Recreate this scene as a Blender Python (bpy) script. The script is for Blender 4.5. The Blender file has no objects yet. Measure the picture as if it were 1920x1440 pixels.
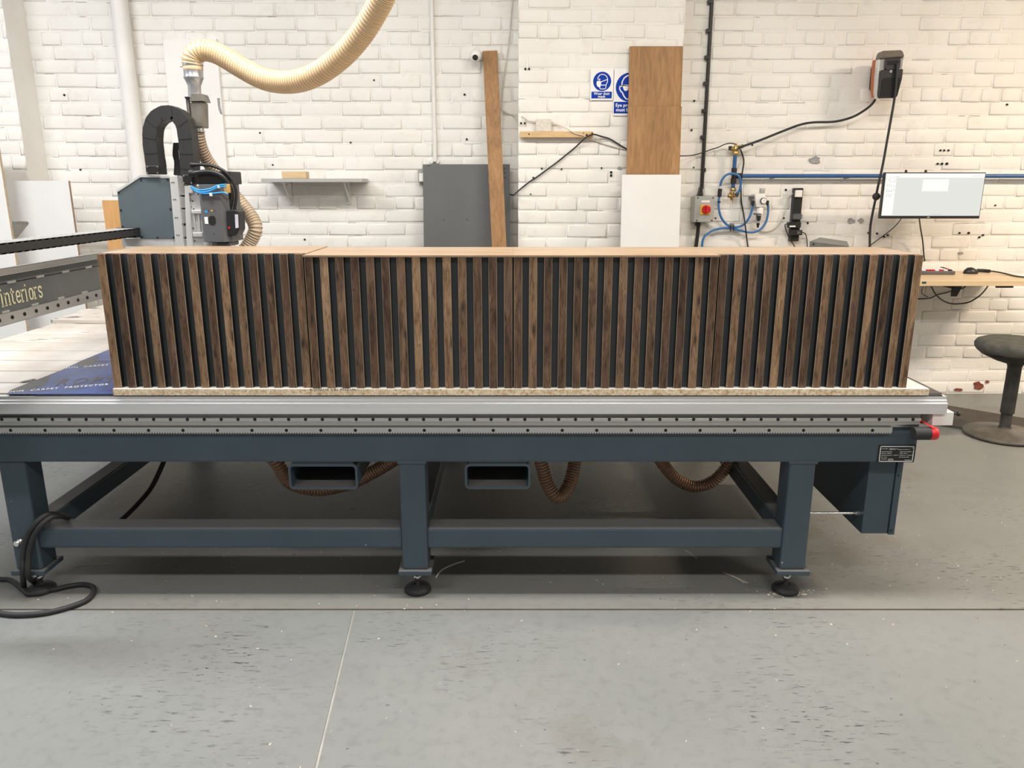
import bpy, bmesh, math, random
from mathutils import Vector, Matrix

S = bpy.context.scene
COL = S.collection
random.seed(7)

# ------------------------------------------------------------------ camera, world, lights, exposure
H = 1.30
PITCH = math.radians(14.4)
F = 1442.0
cd = bpy.data.cameras.new('camera')
cd.sensor_width = 36.0
cd.lens = F / 1920 * 36.0
cd.clip_start = 0.02
cam = bpy.data.objects.new('camera', cd)
cam.location = (0, 0, H)
cam.rotation_euler = (math.pi / 2 - PITCH, 0, 0)
COL.objects.link(cam)
S.camera = cam

S.view_settings.view_transform = 'Standard'
S.view_settings.look = 'None'
S.view_settings.gamma = 1
S.view_settings.use_curve_mapping = False
S.view_settings.exposure = 0.14

w = bpy.data.worlds.new('world')
S.world = w
w.use_nodes = True
w.node_tree.nodes['Background'].inputs[0].default_value = (0.9, 0.95, 1, 1)
w.node_tree.nodes['Background'].inputs[1].default_value = 0.3


def area(name, loc, size, sizey, energy, color, rot=(0, 0, 0)):
    l = bpy.data.lights.new(name, 'AREA')
    l.shape = 'RECTANGLE'
    l.size, l.size_y = size, sizey
    l.energy = energy
    l.color = color
    o = bpy.data.objects.new(name, l)
    o.location = loc
    o.rotation_euler = rot
    COL.objects.link(o)
    return o


NEUTRAL = (1.0, 0.95, 0.87)
COOL = (0.95, 0.97, 1.0)
WARM = (1.0, 0.82, 0.62)
# strip lights in two rows on the ceiling (all above the frame)
area('ceiling_lamp', (-3.0, 2.4, 3.25), 1.4, 0.25, 92, COOL)
area('ceiling_lamp', (-0.8, 2.05, 3.25), 1.4, 0.3, 74, NEUTRAL)
area('ceiling_lamp', (1.2, 2.0, 3.25), 1.4, 0.3, 64, NEUTRAL)
area('ceiling_lamp', (4.35, 2.7, 2.95), 0.9, 0.15, 128, WARM)
area('ceiling_lamp', (-2.2, -0.3, 3.25), 1.5, 0.25, 46, COOL)
area('ceiling_lamp', (0.6, -0.3, 3.25), 1.5, 0.25, 44, NEUTRAL)
area('ceiling_lamp', (3.2, -0.3, 3.25), 1.5, 0.25, 44, NEUTRAL)

# ------------------------------------------------------------------ helpers
CT, ST = math.cos(PITCH), math.sin(PITCH)


def ray(px, py):
    x = (px - 960) / F
    y = (720 - py) / F
    return Vector((x, CT + y * ST, -ST + y * CT))


def P(px, py, Y):
    d = ray(px, py)
    t = Y / d.y
    return Vector((d.x * t, Y, H + d.z * t))


def Z(px, py, z):
    d = ray(px, py)
    t = (z - H) / d.z
    return Vector((d.x * t, d.y * t, z))


ORG = {}


class MB:
    """collects geometry in world space; build() links it as ONE mesh object"""

    def __init__(self):
        self.v, self.f, self.m, self.s = [], [], [], []

    def add(self, vs, fs, mi=0, smooth=False):
        b = len(self.v)
        self.v += [Vector(p) for p in vs]
        for f in fs:
            self.f.append([b + i for i in f])
            self.m.append(mi)
            self.s.append(smooth)
        return self

    def box(self, x0, x1, y0, y1, z0, z1, bev=0, mi=0, seg=2):
        if x0 > x1: x0, x1 = x1, x0
        if y0 > y1: y0, y1 = y1, y0
        if z0 > z1: z0, z1 = z1, z0
        bm = bmesh.new()
        bmesh.ops.create_cube(bm, size=1)
        for v in bm.verts:
            v.co = Vector((x0 + (v.co.x + .5) * (x1 - x0), y0 + (v.co.y + .5) * (y1 - y0), z0 + (v.co.z + .5) * (z1 - z0)))
        if bev:
            bmesh.ops.bevel(bm, geom=list(bm.edges), offset=min(bev, .49 * min(x1 - x0, y1 - y0, z1 - z0)), segments=seg, affect='EDGES', profile=.5)
        self.bm(bm, mi)
        return self

    def bm(self, bm, mi=0, smooth=False):
        bm.verts.index_update()
        self.add([v.co.copy() for v in bm.verts], [[v.index for v in f.verts] for f in bm.faces], mi, smooth)
        bm.free()
        return self

    def prism(self, front, off, mi=0, bev=0):
        """front: list of points (world), off: vector; closed prism"""
        off = Vector(off)
        n = len(front)
        bm = bmesh.new()
        a = [bm.verts.new(p) for p in front]
        b = [bm.verts.new(Vector(p) + off) for p in front]
        bm.faces.new(a)
        bm.faces.new(list(reversed(b)))
        for i in range(n):
            j = (i + 1) % n
            bm.faces.new((a[j], a[i], b[i], b[j]))
        bmesh.ops.recalc_face_normals(bm, faces=bm.faces)
        if bev:
            bmesh.ops.bevel(bm, geom=list(bm.edges), offset=bev, segments=2, affect='EDGES', profile=.5)
        self.bm(bm, mi)
        return self

    def pxprism(self, pts, Y, t, mi=0, bev=0):
        return self.prism([P(x, y, Y) for x, y in pts], (0, t, 0), mi, bev)

    def pxbox(self, x0, y0, x1, y1, Y, t, bev=0, mi=0):
        a, b = P(x0, (y0 + y1) / 2, Y), P(x1, (y0 + y1) / 2, Y)
        c, d = P((x0 + x1) / 2, y0, Y), P((x0 + x1) / 2, y1, Y)
        return self.box(a.x, b.x, Y, Y + t, d.z, c.z, bev, mi)

    def tube(self, pts, r, n=10, mi=0, res=6, smooth=True, corr=None, closed_caps=True):
        """tube along a smooth path; r number or list; corr=(pitch, depth) gives ribs"""
        path, rad = spline(pts, r, res)
        if corr:
            path, rad = resample(path, rad, corr[0] / 4.0)
            prof = (1.0, .9, 0.0, .75)
            rad = [q - corr[1] * (1 - prof[i % 4]) for i, q in enumerate(rad)]
        t0 = (path[1] - path[0]).normalized()
        up = Vector((0, 0, 1)) if abs(t0.z) < .9 else Vector((0, 1, 0))
        nrm = t0.cross(up).normalized()
        vs, fs = [], []
        for i, p in enumerate(path):
            t = (path[min(i + 1, len(path) - 1)] - path[max(i - 1, 0)])
            t = t.normalized() if t.length > 1e-9 else t0
            nrm = (nrm - t * nrm.dot(t))
            nrm = nrm.normalized() if nrm.length > 1e-6 else t.orthogonal().normalized()
            bi = t.cross(nrm)
            for k in range(n):
                a = 2 * math.pi * k / n
                vs.append(p + (nrm * math.cos(a) + bi * math.sin(a)) * rad[i])
        f2 = []
        for i in range(len(path) - 1):
            for k in range(n):
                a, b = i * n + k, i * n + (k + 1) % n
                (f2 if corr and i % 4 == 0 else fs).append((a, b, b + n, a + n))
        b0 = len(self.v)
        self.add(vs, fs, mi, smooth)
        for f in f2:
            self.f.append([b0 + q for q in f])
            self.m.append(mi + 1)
            self.s.append(smooth)
        if closed_caps:
            L = len(path) - 1
            self.add(vs[:n], [list(reversed(range(n)))], mi)
            self.add(vs[L * n:], [list(range(n))], mi)
        return self

    def lathe(self, prof, origin, axis=(0, 0, 1), n=24, mi=0, smooth=True):
        """prof: [(radius, height)]"""
        ax = Vector(axis).normalized()
        u = ax.orthogonal().normalized()
        v = ax.cross(u)
        o = Vector(origin)
        vs, fs = [], []
        for r, h in prof:
            for k in range(n):
                a = 2 * math.pi * k / n
                vs.append(o + ax * h + (u * math.cos(a) + v * math.sin(a)) * max(r, 1e-5))
        for i in range(len(prof) - 1):
            for k in range(n):
                a, b = i * n + k, i * n + (k + 1) % n
                fs.append((a, b, b + n, a + n))
        self.add(vs, fs, mi, smooth)
        self.add(vs[:n], [list(reversed(range(n)))], mi)
        self.add(vs[-n:], [list(range(n))], mi)
        return self

    def cyl(self, a, b, r, n=16, mi=0, r2=None):
        a, b = Vector(a), Vector(b)
        d = b - a
        return self.lathe([(r, 0), (r if r2 is None else r2, d.length)], a, d, n, mi)

    def build(self, name, mat, parent=None, **kw):
        me = bpy.data.meshes.new(name)
        lo = [min(p[i] for p in self.v) for i in range(3)]
        hi = [max(p[i] for p in self.v) for i in range(3)]
        if parent is None:
            org = Vector(((lo[0] + hi[0]) / 2, (lo[1] + hi[1]) / 2, lo[2]))
            loc = org
        else:
            org = Vector(((lo[0] + hi[0]) / 2, (lo[1] + hi[1]) / 2, (lo[2] + hi[2]) / 2))
            loc = org - ORG[parent.name]
        me.from_pydata([p - org for p in self.v], [], self.f)
        me.polygons.foreach_set('material_index', self.m)
        me.polygons.foreach_set('use_smooth', self.s)
        for mm in (mat if isinstance(mat, (list, tuple)) else [mat]):
            me.materials.append(mm)
        bm = bmesh.new()
        bm.from_mesh(me)
        bmesh.ops.recalc_face_normals(bm, faces=bm.faces)
        bm.to_mesh(me)
        bm.free()
        me.update()
        o = bpy.data.objects.new(name, me)
        COL.objects.link(o)
        if parent:
            o.parent = parent
        o.location = loc
        ORG[o.name] = org
        for k, v in kw.items():
            o[k] = v
        return o


def resample(path, rad, step):
    d = [0.0]
    for a, b in zip(path, path[1:]):
        d.append(d[-1] + (b - a).length)
    n = max(4, int(d[-1] / step))
    out, ro, j = [], [], 0
    for i in range(n + 1):
        s = d[-1] * i / n
        while j < len(d) - 2 and d[j + 1] < s:
            j += 1
        t = (s - d[j]) / max(1e-9, d[j + 1] - d[j])
        out.append(path[j].lerp(path[j + 1], t))
        ro.append(rad[j] + (rad[j + 1] - rad[j]) * t)
    return out, ro


def spline(pts, r, res=6):
    pts = [Vector(p) for p in pts]
    rr = list(r) if isinstance(r, (list, tuple)) else [r] * len(pts)
    if len(pts) == 2 or res <= 1:
        return pts, rr
    out, ro = [], []
    n = len(pts)
    for i in range(n - 1):
        p0 = pts[i - 1] if i else pts[0] * 2 - pts[1]
        p1, p2 = pts[i], pts[i + 1]
        p3 = pts[i + 2] if i + 2 < n else pts[-1] * 2 - pts[-2]
        for k in range(res):
            t = k / res
            out.append(.5 * ((2 * p1) + (p2 - p0) * t + (2 * p0 - 5 * p1 + 4 * p2 - p3) * t * t + (3 * p1 - p0 - 3 * p2 + p3) * t ** 3))
            ro.append(rr[i] + (rr[i + 1] - rr[i]) * t)
    out.append(pts[-1])
    ro.append(rr[-1])
    return out, ro


def pxpath(pts, Y):
    out = []
    for q in pts:
        out.append(P(q[0], q[1], q[2] if len(q) > 2 else Y))
    return out


def tag(o, label, cat, group=None):
    o['label'] = label
    o['category'] = cat
    if group:
        o['group'] = group
    return o


def thing(name, label, cat, loc, group=None):
    o = bpy.data.objects.new(name, None)
    o.empty_display_size = .1
    COL.objects.link(o)
    o.location = loc
    ORG[o.name] = Vector(loc)
    return tag(o, label, cat, group)


def struct(o):
    o['kind'] = 'structure'
    return o


def stuff(o):
    o['kind'] = 'stuff'
    return o


def text_geo(s, size, bold=0.0, align='LEFT', spacing=1.0):
    c = bpy.data.curves.new('lettering', 'FONT')
    c.body = s
    c.size = size
    c.offset = bold
    c.align_x = align
    c.space_character = spacing
    c.resolution_u = 2
    o = bpy.data.objects.new('lettering', c)
    COL.objects.link(o)
    dg = bpy.context.evaluated_depsgraph_get()
    me = bpy.data.meshes.new_from_object(o.evaluated_get(dg))
    vs = [v.co.copy() for v in me.vertices]
    fs = [list(p.vertices) for p in me.polygons]
    bpy.data.objects.remove(o)
    bpy.data.curves.remove(c)
    bpy.data.meshes.remove(me)
    return vs, fs


def put_text(mb, s, origin, right, up, size, bold=0.0, align='LEFT', spacing=1.0, mi=0, squeeze=1.0):
    vs, fs = text_geo(s, size, bold, align, spacing)
    o, r, u = Vector(origin), Vector(right), Vector(up)
    mb.add([o + r * v.x * squeeze + u * v.y for v in vs], fs, mi)
    return mb


def stroke(mb, pts, width, to3, mi=0):
    """flat ribbon along 2-D polyline"""
    pts = [Vector((p[0], p[1], 0)) for p in pts]
    L, R = [], []
    n = len(pts)
    for i, p in enumerate(pts):
        t = (pts[min(i + 1, n - 1)] - pts[max(i - 1, 0)]).normalized()
        nn = Vector((-t.y, t.x, 0)) * width / 2
        L.append(to3(*(p + nn).to_2d()))
        R.append(to3(*(p - nn).to_2d()))
    mb.add(L + R, [(i, i + 1, n + i + 1, n + i) for i in range(n - 1)], mi)
    return mb


def disc(mb, c, r, to3, n=28, mi=0):
    mb.add([to3(c[0] + r * math.cos(2 * math.pi * k / n), c[1] + r * math.sin(2 * math.pi * k / n)) for k in range(n)], [list(range(n))], mi)
    return mb


# ------------------------------------------------------------------ materials
def nd(t, typ, **kw):
    n = t.nodes.new(typ)
    for k, v in kw.items():
        setattr(n, k, v)
    return n


def base(name, color, rough=.5, metal=0.0, spec=.5):
    m = bpy.data.materials.new(name)
    m.use_nodes = True
    b = m.node_tree.nodes['Principled BSDF']
    b.inputs['Base Color'].default_value = (*color, 1)
    b.inputs['Roughness'].default_value = rough
    b.inputs['Metallic'].default_value = metal
    b.inputs['Specular IOR Level'].default_value = spec
    return m, m.node_tree, b


def coords(t, scale=(1, 1, 1), rnd=False, kind='Object'):
    tc = nd(t, 'ShaderNodeTexCoord')
    mp = nd(t, 'ShaderNodeMapping')
    mp.inputs['Scale'].default_value = scale
    t.links.new(tc.outputs[kind], mp.inputs['Vector'])
    if rnd:
        oi = nd(t, 'ShaderNodeObjectInfo')
        ml = nd(t, 'ShaderNodeMath', operation='MULTIPLY')
        ml.inputs[1].default_value = 73.0
        t.links.new(oi.outputs['Random'], ml.inputs[0])
        cb = nd(t, 'ShaderNodeCombineXYZ')
        for k in range(3):
            t.links.new(ml.outputs[0], cb.inputs[k])
        t.links.new(cb.outputs[0], mp.inputs['Location'])
        return mp.outputs[0], oi
    return mp.outputs[0]


def noise(t, vec, scale, detail=4, rough=.55, dist=0.0):
    n = nd(t, 'ShaderNodeTexNoise')
    n.inputs['Scale'].default_value = scale
    n.inputs['Detail'].default_value = detail
    n.inputs['Roughness'].default_value = rough
    n.inputs['Distortion'].default_value = dist
    t.links.new(vec, n.inputs['Vector'])
    return n.outputs['Fac']


def ramp(t, fac, stops):
    r = nd(t, 'ShaderNodeValToRGB')
    e = r.color_ramp.elements
    while len(e) < len(stops):
        e.new(.5)
    for i, (p, c) in enumerate(stops):
        e[i].position = p
        e[i].color = (*c, 1) if len(c) == 3 else c
    t.links.new(fac, r.inputs['Fac'])
    return r.outputs['Color']


def mix(t, a, b, fac, mode='MIX'):
    m = nd(t, 'ShaderNodeMix', data_type='RGBA', blend_type=mode)
    for sock, v in ((m.inputs[0], fac), (m.inputs[6], a), (m.inputs[7], b)):
        if isinstance(v, (int, float)):
            sock.default_value = v
        elif isinstance(v, tuple):
            sock.default_value = (*v, 1)
        else:
            t.links.new(v, sock)
    return m.outputs[2]


def bump(t, b, fac, strength=.2, dist=.01):
    n = nd(t, 'ShaderNodeBump')
    n.inputs['Strength'].default_value = strength
    n.inputs['Distance'].default_value = dist
    t.links.new(fac, n.inputs['Height'])
    t.links.new(n.outputs[0], b.inputs['Normal'])


def plain(name, color, rough=.5, metal=0.0, var=.12, scale=20, spec=.5, bmp=0.0):
    m, t, b = base(name, color, rough, metal, spec)
    v = coords(t)
    f = noise(t, v, scale)
    lo = tuple(max(0, c * (1 - var)) for c in color)
    hi = tuple(min(1, c * (1 + var)) for c in color)
    t.links.new(ramp(t, f, [(.3, lo), (.7, hi)]), b.inputs['Base Color'])
    if bmp:
        bump(t, b, noise(t, v, scale * 8), bmp, .002)
    return m


def wood(name, dark, light, axis=2, scale=1.0, rough=.5, rnd=True, contrast=(.3, .7), spec=.4, shade=.25, streak=14):
    m, t, b = base(name, light, rough, 0, spec)
    sc = [9 * scale] * 3
    sc[axis] = .9 * scale
    if rnd:
        v, oi = coords(t, tuple(sc), True)
    else:
        v, oi = coords(t, tuple(sc)), None
    f1 = noise(t, v, 1.6, 5, .6, 1.2)
    f2 = noise(t, v, streak, 3, .6, .4)
    c1 = ramp(t, f1, [(contrast[0], dark), (contrast[1], light)])
    c2 = ramp(t, f2, [(.35, (1 - shade,) * 3), (.6, (1.0,) * 3)])
    c = mix(t, c1, c2, 1.0, 'MULTIPLY')
    t.links.new(c, b.inputs['Base Color'])
    bump(t, b, f2, .12, .001)
    return m


def mat_wall():
    m, t, b = base('white_wall_paint', (.80, .78, .74), .55, 0, .3)
    v = coords(t, kind='Object')
    g = nd(t, 'ShaderNodeNewGeometry')
    f = noise(t, g.outputs['Position'], 2.2, 5)
    c = ramp(t, f, [(.3, (.77, .745, .70)), (.7, (.84, .825, .79))])
    f2 = noise(t, g.outputs['Position'], 9, 6, .7)
    c2 = ramp(t, f2, [(.25, (.9, .89, .87)), (.45, (1, 1, 1))])
    t.links.new(mix(t, c, c2, 1.0, 'MULTIPLY'), b.inputs['Base Color'])
    bump(t, b, noise(t, g.outputs['Position'], 38, 5, .6), .22, .006)
    return m


def mat_floor(tint=(1, 1, 1)):
    m, t, b = base('grey_floor_paint', (.36, .36, .345), .5, 0, .35)
    g = nd(t, 'ShaderNodeNewGeometry')
    pos = g.outputs['Position']
    f = noise(t, pos, 1.1, 6, .6)
    c = ramp(t, f, [(.3, (.235, .24, .232)), (.55, (.272, .273, .264)), (.75, (.305, .302, .29))])
    f2 = noise(t, pos, 30, 6, .7)
    c = mix(t, c, ramp(t, f2, [(.2, (.82,) * 3), (.5, (1,) * 3)]), 1.0, 'MULTIPLY')
    # dark scuff marks, stretched along x, gathered in patches
    mp = nd(t, 'ShaderNodeMapping')
    mp.inputs['Scale'].default_value = (19, 110, 1)
    t.links.new(pos, mp.inputs['Vector'])
    s = noise(t, mp.outputs[0], 1.0, 4, .65)
    patch = noise(t, pos, 1.9, 3, .5)
    sm = ramp(t, s, [(.585, (0, 0, 0)), (.64, (1, 1, 1))])
    pm = ramp(t, patch, [(.48, (0, 0, 0)), (.66, (1, 1, 1))])
    k = mix(t, sm, pm, 1.0, 'MULTIPLY')
    c = mix(t, c, (.055, .055, .052), k)
    # small pale chips
    vo = nd(t, 'ShaderNodeTexNoise')
    vo.inputs['Scale'].default_value = 55
    vo.inputs['Detail'].default_value = 2
    t.links.new(pos, vo.inputs['Vector'])
    c = mix(t, c, (.37, .36, .345), ramp(t, vo.outputs['Fac'], [(.735, (0, 0, 0)), (.76, (.8, .8, .8))]))
    # dark pits
    vp = noise(t, pos, 42, 2, .5)
    c = mix(t, c, (.08, .075, .07), ramp(t, vp, [(.235, (.7, .7, .7)), (.265, (0, 0, 0))]))
    st = noise(t, pos, .9, 4, .6)
    c = mix(t, c, (.80, .74, .68), ramp(t, st, [(.56, (0, 0, 0)), (.72, (1, 1, 1))]), 'MULTIPLY')
    c = mix(t, c, tint, 1.0, 'MULTIPLY')
    t.links.new(c, b.inputs['Base Color'])
    t.links.new(ramp(t, f2, [(.3, (.42,) * 3), (.7, (.6,) * 3)]), b.inputs['Roughness'])
    bump(t, b, noise(t, pos, 60, 5), .12, .003)
    return m


def mat_slat():
    m, t, b = base('rustic_walnut', (.13, .07, .04), .48, 0, .35)
    v, oi = coords(t, (10, 10, 1.6), True)
    f1 = noise(t, v, 1.5, 6, .62, 2.2)
    f2 = noise(t, v, 13, 3, .65, .8)
    dk = ramp(t, f1, [(.25, (.018, .011, .009)), (.45, (.070, .040, .028)), (.60, (.115, .068, .045)), (.76, (.24, .15, .09))])
    lt = ramp(t, f1, [(.22, (.075, .042, .026)), (.38, (.25, .148, .082)), (.56, (.36, .225, .128)), (.78, (.50, .34, .21))])
    tone = ramp(t, oi.outputs['Random'], [(0.0, (0, 0, 0)), (.5, (.08, .08, .08)), (.72, (.5, .5, .5)), (1.0, (1, 1, 1))])
    # slow drift of tone along the slat
    vd, _ = coords(t, (1, 1, 1), True)
    dr = noise(t, vd, 3.2, 2, .5)
    tone = mix(t, tone, ramp(t, dr, [(.35, (0, 0, 0)), (.68, (1, 1, 1))]), .32)
    c = mix(t, dk, lt, tone)
    c = mix(t, c, ramp(t, f2, [(.36, (.50, .47, .45)), (.56, (1, 1, 1))]), 1.0, 'MULTIPLY')
    v2, _ = coords(t, (3.4, 0, .95), True)
    sx = nd(t, 'ShaderNodeSeparateXYZ')
    cx = nd(t, 'ShaderNodeCombineXYZ')
    t.links.new(v2, sx.inputs[0])
    t.links.new(sx.outputs['X'], cx.inputs['X'])
    t.links.new(sx.outputs['Z'], cx.inputs['Y'])
    kn = nd(t, 'ShaderNodeTexVoronoi', voronoi_dimensions='2D')
    kn.inputs['Scale'].default_value = 5.0
    t.links.new(cx.outputs[0], kn.inputs['Vector'])
    c = mix(t, c, (.016, .012, .011), ramp(t, kn.outputs['Distance'], [(.04, (.8,) * 3), (.075, (.35,) * 3), (.14, (0, 0, 0))]))
    t.links.new(c, b.inputs['Base Color'])
    bump(t, b, f2, .12, .0008)
    return m


def mat_brushed(name, color, rough, axis=0, metal=1.0):
    m, t, b = base(name, color, rough, metal)
    sc = [60, 60, 60]
    sc[axis] = 1.2
    v = coords(t, tuple(sc))
    f = noise(t, v, 2.2, 4, .6)
    lo = tuple(c * .93 for c in color)
    t.links.new(ramp(t, f, [(.3, lo), (.7, color)]), b.inputs['Base Color'])
    t.links.new(ramp(t, f, [(.3, (rough * .92,) * 3), (.7, (rough * 1.1,) * 3)]), b.inputs['Roughness'])
    return m


def mat_chipboard():
    m, t, b = base('chipboard_core', (.62, .48, .32), .75, 0, .2)
    v = coords(t)
    f = noise(t, v, 110, 3, .7)
    f2 = noise(t, v, 45, 3, .6)
    c = ramp(t, f, [(.3, (.38, .26, .15)), (.46, (.66, .53, .37)), (.62, (.80, .70, .54))])
    c = mix(t, c, ramp(t, f2, [(.3, (.82, .78, .74)), (.6, (1, 1, 1))]), 1.0, 'MULTIPLY')
    t.links.new(c, b.inputs['Base Color'])
    bump(t, b, f, .4, .001)
    return m


def mat_steel_paint():
    m, t, b = base('blue_grey_powder_coat', (.05, .075, .095), .42, 0, .45)
    g = nd(t, 'ShaderNodeNewGeometry')
    f = noise(t, g.outputs['Position'], 6, 5)
    c = ramp(t, f, [(.3, (.044, .068, .088)), (.7, (.053, .079, .101))])
    # dust lying on faces that look up
    sp = nd(t, 'ShaderNodeSeparateXYZ')
    t.links.new(g.outputs['Normal'], sp.inputs[0])
    up = ramp(t, sp.outputs['Z'], [(.75, (0, 0, 0)), (.98, (.75, .75, .75))])
    c = mix(t, c, (.17, .16, .15), up)
    # small chips
    mp = nd(t, 'ShaderNodeMapping')
    mp.inputs['Scale'].default_value = (30, 30, 16)
    t.links.new(g.outputs['Position'], mp.inputs['Vector'])
    ch = noise(t, mp.outputs[0], 1.6, 2, .5)
    c = mix(t, c, (.5, .52, .54), ramp(t, ch, [(.775, (0, 0, 0)), (.80, (.8, .8, .8))]))
    t.links.new(c, b.inputs['Base Color'])
    bump(t, b, noise(t, g.outputs['Position'], 420, 2), .08, .001)
    return m


def mat_bedboard(marble):
    m, t, b = base('worn_white_bed_board' + ('_streaked' if marble else ''), (.72, .69, .66), .4, 0, .4)
    g = nd(t, 'ShaderNodeNewGeometry')
    pos = g.outputs['Position']
    f = noise(t, pos, 3.5, 5, .6)
    c = ramp(t, f, [(.32, (.50, .44, .37)), (.55, (.61, .56, .51)), (.7, (.70, .68, .68))])
    mp = nd(t, 'ShaderNodeMapping')
    mp.inputs['Scale'].default_value = (5, 16, 1)
    t.links.new(pos, mp.inputs['Vector'])
    s = noise(t, mp.outputs[0], 1.0, 6, .7, .6)
    lim = .56 if marble else .70
    c = mix(t, c, (.06, .06, .065), ramp(t, s, [(lim, (0, 0, 0)), (lim + .07, (.9, .9, .9))]))
    t.links.new(c, b.inputs['Base Color'])
    return m


def mat_hose(name, color, rough, alpha_trans):
    m, t, b = base(name, color, rough, 0, .5)
    v = coords(t)
    f = noise(t, v, 12, 4)
    t.links.new(ramp(t, f, [(.3, tuple(c * .85 for c in color)), (.7, color)]), b.inputs['Base Color'])
    b.inputs['Transmission Weight'].default_value = alpha_trans
    b.inputs['Subsurface Weight'].default_value = 0.0
    return m


def emis(name, color, strength):
    m, t, b = base(name, color, .3)
    b.inputs['Base Color'].default_value = (.01, .01, .01, 1)
    b.inputs['Emission Color'].default_value = (*color, 1)
    b.inputs['Emission Strength'].default_value = strength
    return m


M_WALL = mat_wall()
M_FLOOR = mat_floor((.76, .785, .80))
M_FLOOR2 = mat_floor((.78, .785, .77))
M_CEIL = plain('ceiling_paint', (.42, .41, .40), .8)
M_SLAT = mat_slat()
M_ARRIS = plain('pale_slat_arris', (.30, .22, .15), .5, 0, .2, 40)
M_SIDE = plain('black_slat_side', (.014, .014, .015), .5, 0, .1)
M_CHAR = plain('charcoal_backing', (.046, .052, .059), .42, 0, .1, 8)
M_TOP = wood('walnut_veneer_top', (.29, .19, .115), (.44, .315, .205), 0, .8, .32, True, (.3, .72), .5, .22)
M_CHIP = mat_chipboard()
M_WHITE_LAM = plain('white_laminate', (.72, .715, .70), .35, 0, .03, 5)
M_STEEL = mat_steel_paint()
M_ALU = mat_brushed('mill_aluminium', (.86, .87, .89), .36, 0, .72)
M_ALU2 = mat_brushed('machined_aluminium', (.74, .74, .73), .42, 2, .55)
M_RAIL = mat_brushed('ground_steel_rail', (.60, .60, .59), .30, 0, .8)
M_DARKSTEEL = mat_brushed('dark_steel', (.22, .22, .22), .35)
M_HOLE = plain('black_hole', (.006, .006, .007), .8, 0, .1)
M_BLACK = plain('black_plastic', (.014, .014, .015), .42, 0, .15)
M_RUBBER = plain('black_rubber', (.020, .020, .022), .62, 0, .2, 30)
M_DKGREY = plain('dark_grey_paint', (.085, .09, .095), .42, 0, .08)
M_SPINDLE = plain('grey_spindle_cover', (.105, .108, .115), .4, 0, .06)
M_COVER = plain('blue_grey_cover', (.085, .11, .125), .5, 0, .06, 10, .5, .05)
M_GREYBOARD = plain('graphite_board', (.095, .098, .100), .5, 0, .05, 6)
M_GREYPL = plain('light_grey_plastic', (.36, .37, .36), .45, 0, .05)
M_WHITEPL = plain('white_plastic', (.80, .78, .75), .4, 0, .04)
M_WHITEPIPE = plain('white_painted_pipe', (.78, .765, .74), .45, 0, .05, 6)
M_RED = plain('red_plastic', (.55, .012, .02), .35, 0, .1)
M_YEL = plain('yellow_plate', (.80, .45, .03), .4, 0, .05)
M_BRASS = mat_brushed('brass', (.60, .43, .17), .3, 2)
M_BLUEPIPE = plain('blue_air_pipe', (.025, .10, .28), .4, 0, .1)
M_BLUEHOSE = plain('blue_air_hose', (.035, .165, .42), .35, 0, .1)
M_BLUETUBE = plain('bright_blue_tube', (.03, .30, .72), .3, 0, .08)
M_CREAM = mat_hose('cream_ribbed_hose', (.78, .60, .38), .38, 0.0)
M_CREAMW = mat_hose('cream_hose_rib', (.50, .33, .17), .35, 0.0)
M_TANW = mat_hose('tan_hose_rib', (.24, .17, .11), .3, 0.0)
M_BROWNW = plain('brown_hose_rib_glint', (.55, .36, .25), .25, .55, .1)  # ridge faces paler than the hose: glints put into the rib colour
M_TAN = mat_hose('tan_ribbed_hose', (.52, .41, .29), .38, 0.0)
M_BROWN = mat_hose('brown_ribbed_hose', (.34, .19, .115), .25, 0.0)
M_GALV = plain('galvanised_steel', (.50, .52, .54), .32, .85, .18, 14)
M_STAIN = plain('stained_steel', (.22, .205, .18), .35, .6, .4, 10)
M_OAK = wood('oak_laminate', (.29, .155, .065), (.40, .225, .098), 2, .6, .5, True, (.3, .7), .25, .25)
M_OAKL = wood('pale_oak_laminate', (.54, .29, .105), (.66, .38, .16), 2, .6, .45, True, (.3, .7), .35, .12)
M_PINE = wood('pine_batten', (.60, .38, .18), (.74, .52, .28), 0, .9, .5, True, (.3, .7), .35, .15)
M_DESK = wood('pale_desk_veneer', (.58, .42, .245), (.72, .56, .36), 0, .6, .4, True, (.3, .7), .4, .1)
M_BLOCK = wood('beech_block', (.62, .45, .25), (.72, .55, .33), 0, .8, .5, True, (.3, .7), .35, .1)
M_FILM = plain('blue_protective_film', (.022, .055, .21), .3, 0, .5, 9, .35, .3)
M_FILMDK = plain('dark_scuffed_film', (.045, .045, .055), .35, 0, .5, 14)
M_INKW = plain('white_print', (.80, .80, .80), .5, 0, .02)
M_INKK = plain('black_print', (.012, .012, .012), .6, 0, .02)
M_INKC = plain('cream_lettering', (.82, .76, .48), .5, 0, .02)
M_SIGNB = plain('sign_blue', (.002, .042, .36), .55, 0, .04, 5, .15)
M_SIGNW = plain('sign_white', (.82, .81, .79), .35, 0, .02)
M_SHELF = plain('grey_shelf_laminate', (.42, .42, .40), .4, 0, .04)
M_SCREEN = emis('lit_screen', (.86, .875, .82), .80)
M_SCREENW = emis('lit_window', (.95, .97, .93), .92)
M_SCREENG = emis('lit_detail', (.55, .60, .58), .7)
M_MAT = plain('brown_black_floor_mat', (.055, .045, .038), .7, 0, .25, 12)
M_SEAT = plain('worn_grey_seat_fabric', (.085, .083, .072), .8, 0, .25, 25, .2, .3)
M_STOOL = plain('scuffed_black_stool', (.030, .028, .026), .55, 0, .6, 18)
M_STOOLB = plain('dusty_stool_base', (.095, .085, .070), .5, 0, .45, 10)
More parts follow.
